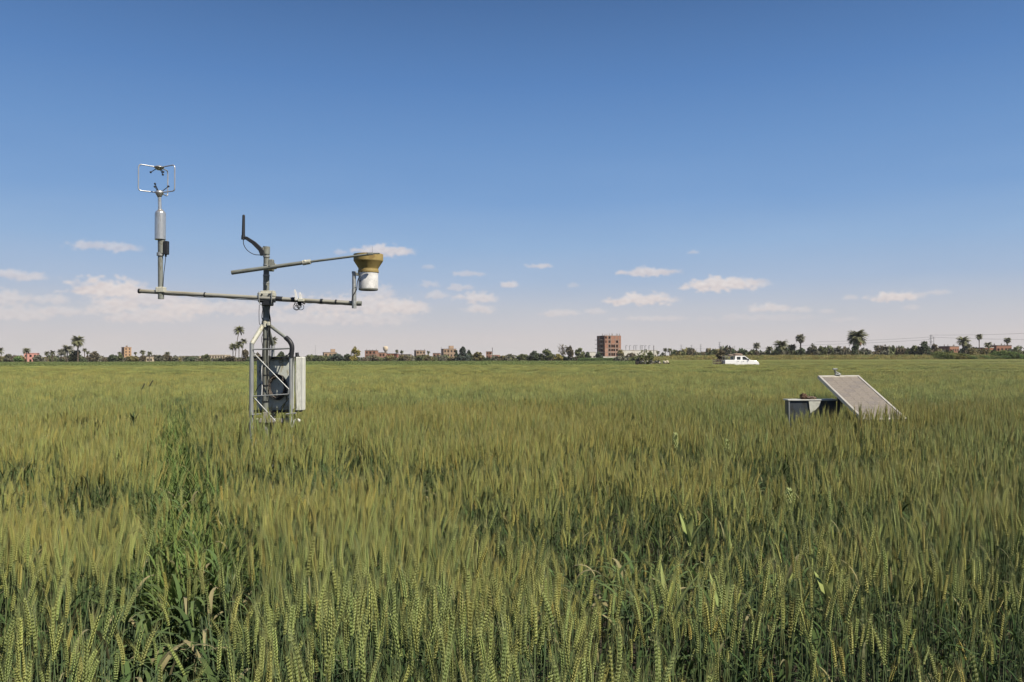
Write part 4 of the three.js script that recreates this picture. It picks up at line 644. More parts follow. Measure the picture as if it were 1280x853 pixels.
const TR = [
  ['dark green round bush left of the pink house', 22, 446, 11, L0 - 5, 'bush', 'fresh'], ['grey low tree between left edge and green bush', 11, 442.5, 11, L0 + 20, 'tree', 'gray'], ['grey-green low tree right of the pink house', 48, 444, 12, L0, 'bush', 'gray'],
  ['dark thicket tree under the tallest left palm', 93, 438, 13, L0 + 4, 'bush', 'mid'], ['brown-grey tree between tallest palm and low wall', 118, 439, 14, L0, 'tree', 'brown'], ['dark green round bush left of orange tower', 140, 443.5, 11, L0, 'bush', 'dark'], ['dark tree before the foot of orange tower', 150, 443, 8, L0 - 5, 'bush', 'mid'],
  ['olive bush right of the orange tower foot', 165, 445.4, 14, L0 - 5, 'bush', 'olive'], ['brown bush under dark palm left of cream hut', 178, 444.5, 8, L0 - 5, 'bush', 'brown'], ['wide grey hedge tree right of cream hut', 198, 444, 13, L0 - 4, 'bush', 'gray'], ['brown-grey tree under low palm at left', 209, 443.5, 12, L0 + 4, 'bush', 'brown'], ['grey bush left of low cream house', 219, 444.6, 8, L0, 'bush', 'gray'],
  ['dark bush in front of low cream house', 238, 446.4, 13, L0, 'bush', 'dark'], ['dark tree between the two cream houses', 257.5, 443, 10, L0, 'bush', 'mid'], ['thin brown tree left of tower leg', 306.4, 437, 8, L0 - 8, 'tree', 'brown'], ['low brown bush under the leaning palm', 287, 445.6, 22, L0 - 12, 'bush', 'brown'],
  ['dark round tree seen behind equipment box top', 351, 439.5, 10, C0, 'tree', 'dark'], ['dark brown tree seen behind left of mast', 322, 441, 8, C0, 'bush', 'brown'],
  ['dark green wide bush left of yellow-green tree', 422, 442.3, 18, C0 - 10, 'bush', 'blue'], ['dark green bush touching yellow-green tree', 435, 443, 12, C0 - 8, 'bush', 'dark'], ['yellow-green upright tree among central brick houses', 443.4, 433.6, 12, C0 - 12, 'bush', 'yellow', { name: 'tree', cat: 'tree' }], ['low green bush at right of wide brick house', 385.5, 445.6, 9, C0, 'bush', 'mid'],
  ['olive brown bushes before the tan house', 505, 444.4, 15, C0, 'bush', 'olive'], ['small round dark bush before tan house', 524.5, 444.8, 11, C0 - 5, 'bush', 'mid'], ['low brown bush left of the dark cypress palm', 533, 446, 10, C0, 'bush', 'brown'], ['green creeper bush before the broad tan house', 556, 443.4, 13, C0 + 10, 'bush', 'mid'], ['tiny dark conifer left of the dark fir', 570.4, 438.5, 3, C0 + 20, 'fir', 'dark'],
  ['dark blue-green fir tree among central houses', 578.5, 433.6, 16, C0 - 5, 'fir', 'blue'], ['second lower dark fir touching the fir tree', 586, 438, 8, C0 - 2, 'fir', 'dark'], ['olive round tree right of the dark fir', 597, 440, 14, C0, 'bush', 'olive'], ['green bush right of the low pink house', 629, 445, 12, C0, 'bush', 'olive'], ['wide low green tree right of dark pole', 637, 443, 14, C0 + 5, 'bush', 'gray'], ['low green tree left of dark round pair', 652, 443, 14, C0, 'bush', 'mid'],
  ['left of two dark round trees at centre', 668, 438.8, 15, C0 - 10, 'tree', 'dark'], ['right taller of two dark round trees', 683.5, 436, 15, C0 - 12, 'tree', 'mid'], ['small yellow-green bush right of dark round trees', 697, 442.4, 11, C0 - 14, 'bush', 'yellow'], ['leafless pale thin tree left of unfinished building', 704, 429.6, 12, C0, 'bare', 'gray'], ['brownish loose tree beside leafless tree', 712.4, 432.4, 10, C0 - 5, 'tree', 'brown'], ['dark green tree left of unfinished building', 725, 434.4, 13, C0 - 15, 'tree', 'mid'], ['small dark bush between dark tree and white house', 734, 440, 6, C0, 'bush', 'dark'],
  ['dark bush at left foot of unfinished building', 748, 440.2, 10, 560, 'bush', 'dark'], ['olive bush right of the unfinished building', 776, 437.6, 10, 555, 'bush', 'olive'], ['brown low scrub before long white building', 787, 442, 13, 540, 'bush', 'brown'],
  ['large round olive bush near the sack heap', 805, 436.6, 23, 150, 'bush', 'mid'], ['smaller bush on right shoulder of olive bush', 813, 439.5, 13, 152, 'bush', 'mid'],
  ['dark tree right of the palm pair', 845, 438, 11, R0 + 60, 'bush', 'mid'], ['grey-green low tree left of palm pair', 829, 441, 9, R0 + 50, 'bush', 'gray'], ['dark low trees under the faint pylons', 857, 441, 12, R0 + 50, 'bush', 'dark'], ['low green tree right of faint pylon palms', 873, 440.4, 13, R0 + 40, 'bush', 'mid'], ['dark green round tree left of pickup', 886, 437.6, 12, R0 + 30, 'bush', 'dark'], ['brown-olive bush behind tail of pickup', 901, 437, 12, 180, 'bush', 'brown'], ['grey tree above bed of white pickup', 911, 436.4, 8, R0, 'tree', 'gray'], ['small dark tree above cab of pickup', 919, 438.4, 5, R0 + 30, 'tree', 'dark'],
  ['dark tree above bonnet of white pickup', 931, 437, 12, R0, 'bush', 'dark'], ['dark low tree between pickup and tall palm', 940, 437.4, 11, R0 + 6, 'bush', 'mid'], ['dark bush under the grove of palms', 969, 439.6, 18, R0 + 6, 'bush', 'dark'], ['low grey bush left part of palm grove', 954, 440, 12, R0 + 4, 'bush', 'gray'],
  ['dark thicket round the thick hanging palm', 1001.5, 434.6, 16, R0 - 10, 'bush', 'dark'], ['tall grey tree right of dark thicket', 1016, 429.4, 13, R0 - 4, 'tree', 'gray'], ['dark leaning tree second right of thicket', 1027.4, 433, 12, R0, 'tree', 'mid'], ['grey low tree third right of thicket', 1037.6, 435.2, 10, R0 + 5, 'tree', 'gray'], ['grey-green tree left of brown brick hut', 1048.6, 433, 11, R0, 'tree', 'gray'],
  ['dark trunk bush under large bushy palm', 1069.5, 431, 9, R0 - 19, 'bush', 'dark'], ['wide flat-topped brownish tree at right', 1105, 431.2, 19, R0 + 10, 'tree', 'brown'], ['dark round tree above small orange house', 1123.5, 433.4, 11, R0 + 20, 'tree', 'blue'], ['small dark bush right of orange house', 1135, 437, 8, R0 + 5, 'bush', 'dark'], ['grey-green tree left of tallest dark tree', 1142.5, 431.8, 11, R0, 'tree', 'mid'], ['tall dark tree left of grey pylon', 1154, 426.8, 16, R0 - 5, 'tree', 'dark'], ['brown thin tree at pylon foot', 1168, 429.6, 10, R0 + 5, 'tree', 'brown'],
  ['olive bush between spreading palm and slender palm', 1218, 434, 16, R0 - 5, 'bush', 'olive'], ['small dark bush right of orange brick house', 1242.6, 437, 6, R0, 'bush', 'dark'], ['dark green wide tree at the right edge', 1274, 432, 20, R0 - 5, 'bush', 'mid'], ['low green bush below dark red brick house', 1256, 438, 14, R0 - 15, 'bush', 'olive'],
  ['tangled dark green bush at left end of reeds', 1172, 441.6, 12, R0 - 30, 'bush', 'dark'],
];
for (const [l, px, top, w, d, k, c, o] of TR) tree(l, px, top, w, d, k, c, o);

// ---------------------------------------------------------------- wheat
const C = { stem: [0.08, 0.115, 0.06], stemTop: [0.13, 0.155, 0.065], ear: [0.188, 0.193, 0.046], earTip: [0.33, 0.326, 0.11], awn: [0.245, 0.226, 0.082], leaf: [0.042, 0.078, 0.026], leafTip: [0.075, 0.098, 0.03], dry: [0.18, 0.16, 0.08], dryTip: [0.24, 0.21, 0.11], weed: [0.064, 0.106, 0.028], weedTip: [0.104, 0.15, 0.044] };
const jit = (c, r, a = 0.12) => { const k = 1 + (r() - 0.5) * 2 * a, h = (r() - 0.5) * a; return [c[0] * (k + h), c[1] * k, c[2] * (k - h * 0.5)]; };
function wheatPlant(mb, r, o, fine) {   // one stalk with leaves and a bearded ear, rooted at o
  const hs = 0.74 + r() * 0.05, az = r() * 6.283, ln = 0.02 + r() * 0.06, el = 0.094 + r() * 0.042, nod = r() * r() * 0.42 + 0.02, ripe = r() < 0.14 ? 1.13 : 1;
  const P = (t) => V(o.x + Math.cos(az) * ln * t * t, o.y + hs * t, o.z + Math.sin(az) * ln * t * t);
  const st = jit(C.stem, r), stT = jit(C.stemTop, r), ec = jit(C.ear.map((v, k) => v * (k < 1 ? ripe : 1)), r, 0.2), et = jit(C.earTip.map((v, k) => v * (k < 1 ? ripe : 1)), r, 0.2), ac = jit(C.awn, r, 0.2);
  const n = fine ? 5 : 2, pts = [], rad = []; for (let k = 0; k <= n; k++) { pts.push(P(k / n)); rad.push(lerp(0.0023, 0.0013, k / n)); }
  mb.tube(pts, rad, fine ? 5 : 3, pts.map((_, k) => (k / n > 0.75 ? stT : st)));
  // the ear: two rows of husks on alternate sides, curving over slightly
  let p = P(1), tilt = ln * 2 / hs; const earAz = az + (r() - 0.5), flat = r() * 6.283, ns = fine ? 23 + Math.floor(r() * 4) : 7;
  for (let k = 0; k < ns; k++) {
    const t = k / (ns - 1); tilt += nod / ns;
    const d = V(Math.cos(earAz) * Math.sin(tilt), Math.cos(tilt), Math.sin(earAz) * Math.sin(tilt)), side = V(Math.cos(flat), 0, Math.sin(flat)).cross(d).normalize(), thick = d.clone().cross(side), sg = k % 2 ? 1 : -1;
    const sz = (t < 0.15 ? 0.75 : 1) * lerp(1, 0.72, Math.max(0, (t - 0.6) / 0.4));
    if (fine) {
      for (const q of [-1, 0, 1]) {
        const ax = d.clone().addScaledVector(side, sg * (0.19 - Math.abs(q) * 0.04 + (r() - 0.5) * 0.1)).addScaledVector(thick, q * 0.22 + (r() - 0.5) * 0.1).normalize(), b = p.clone().addScaledVector(side, sg * 0.0019).addScaledVector(thick, q * 0.0017);
        mb.pod(b, ax, thick, 0.0150 * sz, 0.0046 * sz, 0.0040 * sz, ec, et);
        if (q) { const ad = d.clone().addScaledVector(side, sg * (0.05 + r() * 0.1)).addScaledVector(thick, q * (0.03 + r() * 0.1)).normalize(); mb.awn(b.clone().addScaledVector(ax, 0.011 * sz), ad, (0.06 + r() * 0.04) * (0.75 + 0.25 * t), 0.0006, ac, r); }
      }
    } else {
      const ax = d.clone().addScaledVector(side, sg * 0.25).normalize();
      mb.pod(p.clone().addScaledVector(side, sg * 0.002), ax, thick, 0.029 * sz, 0.0105 * sz, 0.0095 * sz, ec, et);
      for (const q of [-1, 1]) mb.awn(p.clone().addScaledVector(ax, 0.012), d.clone().addScaledVector(side, sg * (0.1 + r() * 0.15)).addScaledVector(thick, q * (r() * 0.2)).normalize(), 0.05 + r() * 0.03, 0.0009, ac, r);
    }
    p = p.clone().addScaledVector(d, el / ns);
  }
  if (fine) mb.awn(p, V(Math.cos(earAz) * Math.sin(tilt), Math.cos(tilt), Math.sin(earAz) * Math.sin(tilt)), 0.05, 0.001, ac, r);
  // leaves
  const lv = fine ? [[0.8, 0.17, 0.012, 1.15, 1.2 + r()], [0.6, 0.24, 0.014, 1.05, 1.9 + r()], [0.4, 0.24, 0.013, 0.9, 2.3 + r()], [0.22, 0.2, 0.012, 0.7, 2.2]] : [[0.72, 0.2, 0.014, 1.1, 1.6 + r()], [0.45, 0.22, 0.014, 0.9, 2.0]];
  for (const [t, len, wid, e, droop] of lv) {
    if (r() < (t > 0.5 ? 0.55 : 0.45)) continue;
    const dry = t < 0.35 ? r() < 0.5 : r() < 0.04;
    mb.blade(P(t), r() * 6.283, len * (0.75 + r() * 0.5), wid * (0.8 + r() * 0.4), e + (r() - 0.5) * 0.3, droop * (0.6 + r() * 0.7), fine ? 7 : 3, dry ? jit(C.dry, r) : jit(C.leaf, r), dry ? jit(C.dryTip, r) : jit(C.leafTip, r), 0.22, (r() - 0.5) * 1.2);
  }
}
function liteWheat(mb, r, o) {       // a stalk as it reads from fifty metres
  const hs = 0.76 + r() * 0.08, az = r() * 6.283, ln = r() * 0.08, top = V(o.x + Math.cos(az) * ln, hs, o.z + Math.sin(az) * ln), ec = jit(C.ear, r, 0.18), ac = jit(C.awn, r, 0.2), st = jit(C.stem, r), d = V(Math.cos(az) * 0.12, 1, Math.sin(az) * 0.12).normalize();
  mb.tube([V(o.x, 0.2, o.z), top], [0.0026, 0.002], 3, st);
  mb.pod(top, d, V(1, 0, 0), 0.115, 0.015, 0.015, ec.map((v) => v * 0.92));
  for (let k = 0; k < 3; k++) mb.awn(top.clone().addScaledVector(d, 0.05), d.clone().add(V((r() - 0.5) * 0.4, 0, (r() - 0.5) * 0.4)).normalize(), 0.09, 0.0028, ac, r);
  if (r() < 0.7) mb.blade(V(o.x, hs * 0.65, o.z), r() * 6.28, 0.22, 0.016, 1.0, 1.6, 2, jit(C.leaf, r), jit(C.leafTip, r));
}
const laneW = (d) => (0.2 + 0.0045 * d) * (1 + 0.5 * n2(d * 0.8, 4, 61));
const laneAt = (x, z) => { const d = -z; return Math.abs(x + 0.425 * d - 0.06 + 0.06 * Math.sin(d * 0.9)) / laneW(d); };
const FURROWS = [[[-1.75, -8.3], [-1.2, -6.6], [-0.45, -5.4], [0.02, -4.4], [0.5, -3.45], [0.85, -3.3], [1.25, -3.1], [1.7, -3.0]], [[0.7, -5.9], [1.15, -5.3], [1.9, -5.1], [2.4, -4.7]], [[0.9, -2.45], [1.25, -2.3], [1.7, -2.35]], [[-2.6, -7.6], [-3.4, -7.2], [-4.2, -7.4]], [[2.2, -3.6], [2.6, -3.3]], [[-1.6, -3.0], [-1.9, -2.7]], [[-2.1, -9.6], [-1.5, -9.5], [-0.9, -8.8]], [[1.9, -7.2], [2.8, -7.0], [3.6, -7.3]]];
function furrowAt(x, z) {             // 0 on a worn gap between the ranks of wheat, 1 away from it
  let best = 9; for (const f of FURROWS) for (let k = 0; k + 1 < f.length; k++) { const [ax, az] = f[k], [bx, bz] = f[k + 1], dx = bx - ax, dz = bz - az, t = clamp(((x - ax) * dx + (z - az) * dz) / (dx * dx + dz * dz), 0, 1); best = Math.min(best, Math.hypot(x - ax - dx * t, z - az - dz * t)); }
  return best + 0.14 * n2(x * 2.7, z * 2.7, 51);
}
const rise = (x, z) => 0.17 * Math.exp(-((x + 2.9) ** 2 / 0.7 + (z + 8.9) ** 2 / 0.3)) + 1 + 0.07 * n2(x * 0.33, z * 0.33, 1) + 0.15 * n2(x * 1.0, z * 1.0, 2) + 0.09 * n2(x * 2.6, z * 2.6, 3) + 0.24 * Math.exp(-((x - 4.8) ** 2 / 0.9 + (z + 9.8) ** 2 / 0.3)) + 0.1 * Math.exp(-((x - 4.1) ** 2 / 0.3 + (z + 10.7) ** 2 / 0.06));
const gapAt = (x, z) => n2(x * 0.75, z * 0.95, 7) + 0.5 * n2(x * 2.1, z * 2.3, 9) + 0.0;
function blocked(x, z, y) {           // nothing grows through the boxes, the tower foot or the panel
  if (x > -3.22 && x < -2.4 && z > -10.05 && z < -9.38) return true;
  const q = panelTest, v = V(x, 0, z).sub(q.A), ns = -v.dot(q.n) / q.n.y, pt = V(x, ns, z).sub(q.A), u = pt.dot(q.e), k = pt.dot(q.s);   // the panel's height above this spot
  if (u > -0.05 && u < q.Wp + 0.05 && k > -0.06 && k < q.L + 0.04 && y * 1.12 > ns - 0.02) return true;
  if (x > 3.72 && x < 4.5 && z > -11.5 && z < -10.97) return true;
  return false;
}
function field(name, parent, variants, spots) {     // spots: [x, y, z, yaw, lean x, lean z, scale xz, scale y, r, g, b]
  const lists = variants.map(() => []); spots.forEach((s, k) => lists[(k * 7 + (k >> 3)) % variants.length].push(s));
  const q = new THREE.Quaternion(), m = new THREE.Matrix4(), e = new THREE.Euler(), col = new THREE.Color();
  variants.forEach((g, k) => {
    if (!lists[k].length) return;
    const im = new THREE.InstancedMesh(g, cropMats, lists[k].length); im.name = k ? name + '_' + String(k).padStart(3, '0') : name; im.userData.kind = 'stuff';
    lists[k].forEach((s, i) => { e.set(s[4], s[3], s[5], 'XZY'); m.compose(V(s[0], s[1], s[2]), q.setFromEuler(e), V(s[6], s[7], s[6])); im.setMatrixAt(i, m); im.setColorAt(i, col.setRGB(s[8], s[9], s[10])); });
    parent.add(im);
  });
}
function stuffGroup(name, label, category) { const g = new THREE.Group(); g.name = name; scene.add(tag(g, label, category, null, 'stuff')); return g; }
function tintAt(x, z, r, wide = 1) {            // patches of riper and greener wheat
  const t = clamp(0.5 + 0.7 * n2(x * 0.22, z * 0.22, 21) + 0.5 * n2(x * 0.9, z * 0.9, 23) + (r() - 0.5) * 0.9, 0, 1), b = (wide > 1 ? 1.04 : 1) + (r() - 0.5) * 0.48 * wide;
  return [b * lerp(0.85, 1.09, t), b * lerp(1.0, 1.02, t), b * lerp(1.0, 0.86, t)];
}
{
  const wheat = stuffGroup('wheat', 'dense green bearded wheat filling the field', 'wheat'), r = rngOf(1001);
  const fine = []; for (let k = 0; k < 44; k++) { const mb = new MB(); wheatPlant(mb, rngOf(300 + k), V(0, 0, 0), true); fine.push(mb.build()); }
  const clump = []; for (let k = 0; k < 14; k++) { const mb = new MB(), rr = rngOf(500 + k); for (let j = 0; j < 9; j++) { const a = rr() * 6.283, d = Math.sqrt(rr()) * 0.12; wheatPlant(mb, rr, V(Math.cos(a) * d, (rr() - 0.5) * 0.06, Math.sin(a) * d), false); } clump.push(mb.build()); }
  const patch = []; for (let k = 0; k < 10; k++) { const mb = new MB(), rr = rngOf(700 + k); for (let j = 0; j < 44; j++) liteWheat(mb, rr, V((rr() - 0.5) * 0.8, 0, (rr() - 0.5) * 0.8)); patch.push(mb.build()); }
  const grow = (z0, z1, step, keep, margin, radius) => {
    const out = [];
    for (let z = z0; z > z1; z -= step) {
      const half = 0.67 * -z + margin;
      for (let x0 = -half; x0 < half; x0 += step) {
        const x = x0 + (r() - 0.5) * step * 1.2, zz = z + (r() - 0.5) * step * 1.2, ln = laneAt(x, zz), gp = gapAt(x, zz);
        let p = keep, h = rise(x, zz) * (0.84 + r() * 0.22);
        const lk = sstep(-zz, 13, 27); if (ln < 1.0) { p *= lerp(0.16, 0.8, lk); h *= lerp(0.72 + r() * 0.2, 0.95, lk); } else if (ln < 1.6) { p *= lerp(0.75, 1, lk); h *= lerp(0.93, 1, lk); }
        const fr = z > -12 ? furrowAt(x, zz) : 9; if (fr < 0.3) { const q = sstep(fr, 0.08, 0.3); p *= lerp(0.28, 1, q); h *= lerp(0.68, 1.03, q); }
        if (gp > 0.16) { p *= 1 - 0.6 * sstep(gp, 0.16, 0.4); h *= 1 - 0.27 * sstep(gp, 0.16, 0.36); }
        if (r() > p || blocked(x, zz, 0.9 * h)) continue;
        const t = tintAt(x, zz, r, radius ? 1.7 : 1), wild = r() < 0.1, l = wild ? 0.3 : 0.075;
        out.push([x, 0, zz, r() * 6.283, (r() - 0.5) * 2 * l, (r() - 0.5) * 2 * l - 0.03, radius ? 1 : 0.78 + r() * 0.34, h, ...t]);
      }
    }
    return out;
  };
  field('wheat_stalk', wheat, fine, grow(-0.8, -17, 0.056, 0.97, 1.6));
  field('wheat_clump', wheat, clump, grow(-17, -46, 0.2, 1.0, 3, 1));
  field('wheat_patch', wheat, patch, grow(-46, -97.4, 0.46, 1.0, 6, 1).map((s) => { s[4] *= 0.4; s[5] *= 0.4; return s; }));

  // weeds and bent leaves in the trodden lane
  const weeds = stuffGroup('weeds', 'fresh green grass weeds growing along the trodden lane', 'weeds');
  const tuft = []; for (let k = 0; k < 12; k++) { const mb = new MB(), rr = rngOf(900 + k); for (let j = 0; j < 16; j++) { const a = rr() * 6.283; mb.blade(V(Math.cos(a) * 0.03, 0, Math.sin(a) * 0.03), rr() * 6.283, 0.34 + rr() * 0.34, 0.009 + rr() * 0.008, 1.25 + rr() * 0.25, 0.9 + rr() * 1.6, 7, jit(C.weed, rr, 0.2), jit(C.weedTip, rr, 0.2), 0.2, (rr() - 0.5)); } tuft.push(mb.build()); }
  const ws = [];
  for (let d = 1.2; d < 34; d += 0.05 + d * 0.0012) { const n = 1 + Math.floor(laneW(d) * 2 / 0.13); for (let k = 0; k < n; k++) { const z = -d - r() * 0.06, w = laneW(d), x = -0.425 * d + 0.06 - 0.06 * Math.sin(d * 0.9) + (r() - 0.5) * 2.3 * w; if ((d < 4 && r() < 0.7) || r() < sstep(d, 10, 24)) continue; const b = (d < 4 ? 0.62 : 0.82) + r() * 0.45; ws.push([x, 0, z, r() * 6.283, (r() - 0.5) * 0.3, (r() - 0.5) * 0.3, 1 + r() * 0.3, (d < 3.8 ? 0.6 : 1.2 - 0.35 * sstep(d, 9, 20)) + r() * 0.3, b * (0.9 + r() * 0.25), b, b * 0.9]); } }
  for (let k = 0; k < 220; k++) { const z = -1.5 - r() * 26, x = (r() - 0.5) * 1.34 * -z; if (gapAt(x, z) < 0.36 || blocked(x, z, 0.7)) continue; const b = 0.6 + r() * 0.5; ws.push([x, 0, z, r() * 6.283, (r() - 0.5) * 0.3, (r() - 0.5) * 0.3, 1, 0.6 + r() * 0.5, b * 0.8, b * 0.9, b * 1.1]); }
  field('grass_tuft', weeds, tuft, ws);
  const broad = stuffGroup('bent_leaves', 'broad drooping wheat leaves in the gaps near the camera', 'leaves');
  const bl = []; for (let k = 0; k < 10; k++) { const mb = new MB(), rr = rngOf(1200 + k); for (let j = 0; j < 5; j++) { const dry = rr() < 0.16; mb.blade(V((rr() - 0.5) * 0.04, 0.3 + rr() * 0.25, (rr() - 0.5) * 0.04), rr() * 6.283, 0.26 + rr() * 0.12, 0.017 + rr() * 0.007, 0.95 + rr() * 0.4, 2.6 + rr() * 1.0, 10, dry ? jit(C.dry, rr) : jit(C.leaf, rr).map((v) => v * 1.25), dry ? jit(C.dryTip, rr) : jit(C.leafTip, rr).map((v) => v * 1.25), 0.15, (rr() - 0.5) * 1.4); mb.tube([V((rr() - 0.5) * 0.04, 0, (rr() - 0.5) * 0.04), V((rr() - 0.5) * 0.05, 0.55, (rr() - 0.5) * 0.05)], [0.0026, 0.002], 4, C.stem); } bl.push(mb.build()); }
  const bs = []; for (let k = 0; k < 1500; k++) { const z = -1.1 - r() * 6, x = (r() - 0.5) * 1.4 * -z + (r() - 0.5) * 0.6; if (laneAt(x, z) > 1.3 && gapAt(x, z) < 0.46) continue; const b = 0.8 + r() * 0.5; bs.push([x, 0, z, r() * 6.283, (r() - 0.5) * 0.3, (r() - 0.5) * 0.3, 1, 0.7 + r() * 0.4, b, b, b]); }
  field('bent_leaf_stalk', broad, bl, bs);
}
{
  // the second wheat field and the clover beyond the track
  const r = rngOf(2002), far = stuffGroup('far_wheat', 'second wheat field beyond the track at right', 'wheat'), clover = stuffGroup('clover', 'low bright green clover field beyond the wheat at left', 'clover'), bank = stuffGroup('bank_grass', 'dry grass and reeds on the bank at right', 'grass');
  const slab = []; for (let k = 0; k < 6; k++) { const mb = new MB(), rr = rngOf(1500 + k); for (let j = 0; j < 90; j++) { const x = (rr() - 0.5) * 2.4, z = (rr() - 0.5) * 2.4, hs = 0.78 + rr() * 0.14, c = jit(C.ear, rr, 0.2), az = rr() * 6.28; mb.blade(V(x, 0.25, z), az, hs - 0.2, 0.05, 1.45, 0.3, 2, jit(C.stem, rr), c); mb.pod(V(x, hs - 0.05, z), V(Math.cos(az) * 0.2, 1, Math.sin(az) * 0.2).normalize(), V(1, 0, 0), 0.16, 0.045, 0.045, c); } slab.push(mb.build()); }
  const cl = []; for (let k = 0; k < 6; k++) { const mb = new MB(), rr = rngOf(1600 + k); for (let j = 0; j < 100; j++) { const x = (rr() - 0.5) * 2.4, z = (rr() - 0.5) * 2.4, h = 0.3 + rr() * 0.3, q = jit([0.15, 0.19, 0.065], rr, 0.3), a = rr() * 6.28; mb.blade(V(x, 0.05, z), a, h, 0.09, 1.2, 0.9, 3, q.map((v) => v * 0.8), q); mb.blade(V(x, h * 0.7, z), a + 2, 0.22, 0.14, 0.5, 0.8, 2, q, q.map((v) => v * 1.2)); } cl.push(mb.build()); }
  const dry = []; for (let k = 0; k < 6; k++) { const mb = new MB(), rr = rngOf(1700 + k); for (let j = 0; j < 60; j++) { const q = jit(rr() < 0.5 ? [0.3, 0.26, 0.1] : [0.19, 0.21, 0.075], rr, 0.3); mb.blade(V((rr() - 0.5) * 1.6, 0, (rr() - 0.5) * 1.6), rr() * 6.28, 0.7 + rr() * 0.7, 0.06, 1.3, 0.7, 3, q, q.map((v) => v * 1.2)); } dry.push(mb.build()); }
  const reed = []; for (let k = 0; k < 6; k++) { const mb = new MB(), rr = rngOf(1800 + k); for (let j = 0; j < 60; j++) { const q = jit([0.13, 0.165, 0.055], rr, 0.35), x = (rr() - 0.5) * 1.8, z = (rr() - 0.5) * 1.2, h = 1.6 + rr() * 1.4; mb.tube([V(x, 0, z), V(x + (rr() - 0.5) * 0.5, h, z)], [0.03, 0.015], 3, q); for (let i = 0; i < 4; i++) mb.blade(V(x, h * (0.35 + i * 0.18), z), rr() * 6.28, 0.7 + rr() * 0.4, 0.09, 0.9, 1.3, 3, q, q.map((v) => v * 1.3)); } reed.push(mb.build()); }
  const fs = [], cs = [], ds = [], rs = [], edge = (d) => 0.19 * d + 1.5 * n2(d * 0.05, 1, 31);
  for (let d = 102.5; d < 420; d *= 1.0 + 1.15 / Math.max(d, 90)) for (let x = -0.7 * d - 6; x < 0.7 * d + 6; x += 1.7 + d * 0.002) {
    const xx = x + (r() - 0.5) * 1.2, z = -d - (r() - 0.5) * 1.4, b = 0.8 + r() * 0.4, right = xx > edge(d);
    if (right && d > 322) continue;
    if (Math.abs(xx - xAt(925, 101.5)) < 3.4 && d < 105) continue;
    if (right) { const t = tintAt(xx, z, r); fs.push([xx, 0, z, r() * 6.28, 0, 0, 1.15, 0.92 + r() * 0.16 - (d < 150 ? 0.1 : 0), t[0] * 0.72, t[1] * 0.72, t[2] * 0.66]); }
    else cs.push([xx, 0, z, r() * 6.28, 0, 0, 1.15, (0.8 + r() * 0.5) * (1 + 0.35 * n2(xx * 0.05, z * 0.08, 5)), b * (0.95 + r() * 0.15), b, b]);
  }
  for (let d = 321; d < 346; d += 1.3) for (let x = 0.19 * d - 6; x < 0.72 * d; x += 1.3) { const k = (d - 333) / 13, y = Math.max(0, 1.85 * sstep(x, 40, 70) * (1 - k * k)), b = 0.75 + r() * 0.5; ds.push([x + r(), y, -d - r(), r() * 6.28, 0, 0, 1.1, 0.6 + r() * 0.7, b * (0.9 + 0.3 * r()), b, b]); }
  for (let k = 0; k < 900; k++) { const d = 322 + r() * 12, x = xAt(1166 + 150 * r(), d), kk = (d - 333) / 13, b = 0.7 + r() * 0.5; rs.push([x, 1.7 * (1 - kk * kk), -d, r() * 6.28, 0, 0, 1.1, (0.4 + r() * 0.4) * (0.85 + 1.1 * n2(x * 0.16, 3, 8)), b * (0.8 + 0.7 * clamp(0.5 + n2(x * 0.11, 6, 9) * 1.6, 0, 1)), b, b * 0.9]); }
  field('far_wheat_patch', far, slab, fs); field('clover_patch', clover, cl, cs); field('grass_patch', bank, dry, ds); field('reed_patch', bank, reed, rs);
  // mound of green crop before the unfinished building
  const ms = []; for (let k = 0; k < 2600; k++) { const d = 385 + r() * 30, x = xAt(726 + 112 * r(), d), b = 0.75 + r() * 0.45; ms.push([x, 0, -d, r() * 6.28, 0, 0, 1.1, 2.4 + r() * 1.6, b * 0.85, b * 0.95, b]); }
  const green = stuffGroup('tall_green_crop', 'band of taller green crop before the unfinished building', 'crop'); field('crop_patch', green, cl, ms);
  // low scrub along the village edges, too mixed to tell apart
  const scrub = stuffGroup('scrub', 'continuous low scrub along the foot of the far trees', 'scrub'), sc = [];
  for (let k = 0; k < 6; k++) { const mb = new MB(), rr = rngOf(1900 + k); for (let j = 0; j < 5; j++) leafCloud(mb, rr, V((rr() - 0.5) * 2.6, 0.6 + rr() * 0.7, (rr() - 0.5) * 1.6), V(1.1, 0.8, 0.9), 60, 0.34, 0.8 + rr() * 0.4); sc.push(mb.build()); }
  const ss = []; const pals = [G.mid, G.olive, G.gray, G.brown, G.dark, G.mid];
  for (let px = -20; px < 735; px += 1.7) { if (px > 25 && px < 44) continue; const d = L0 + 8 + r() * 25, c = pals[Math.floor(clamp(0.5 + n2(px * 0.05, 2, 40) + (r() - 0.5) * 0.5, 0, 0.999) * 6)], hh = 0.95 + 0.95 * clamp(0.5 + n2(px * 0.09, 9, 41) * 1.3, 0, 1) + r() * 0.3; ss.push([xAt(px + r() * 2, d), 0, -d, r() * 6.28, 0, 0, 1 + r() * 0.4, hh, ...c]); }
  for (let px = 770; px < 1300; px += 1.9) { const d = R0 + r() * 30, c = pals[Math.floor(clamp(0.5 + n2(px * 0.05, 2, 40) + (r() - 0.5) * 0.5, 0, 0.999) * 6)], hh = (px < 840 ? 0.7 : px < 1165 ? 2.0 : 1.6) + (px < 840 ? 0.7 : 1.5) * clamp(0.5 + n2(px * 0.09, 9, 41) * 1.3, 0, 1) + r() * 0.3; ss.push([xAt(px + r() * 2, d), 0, -d, r() * 6.28, 0, 0, 1 + r() * 0.4, hh, ...c]); }
  field('scrub_patch', scrub, sc, ss);
}
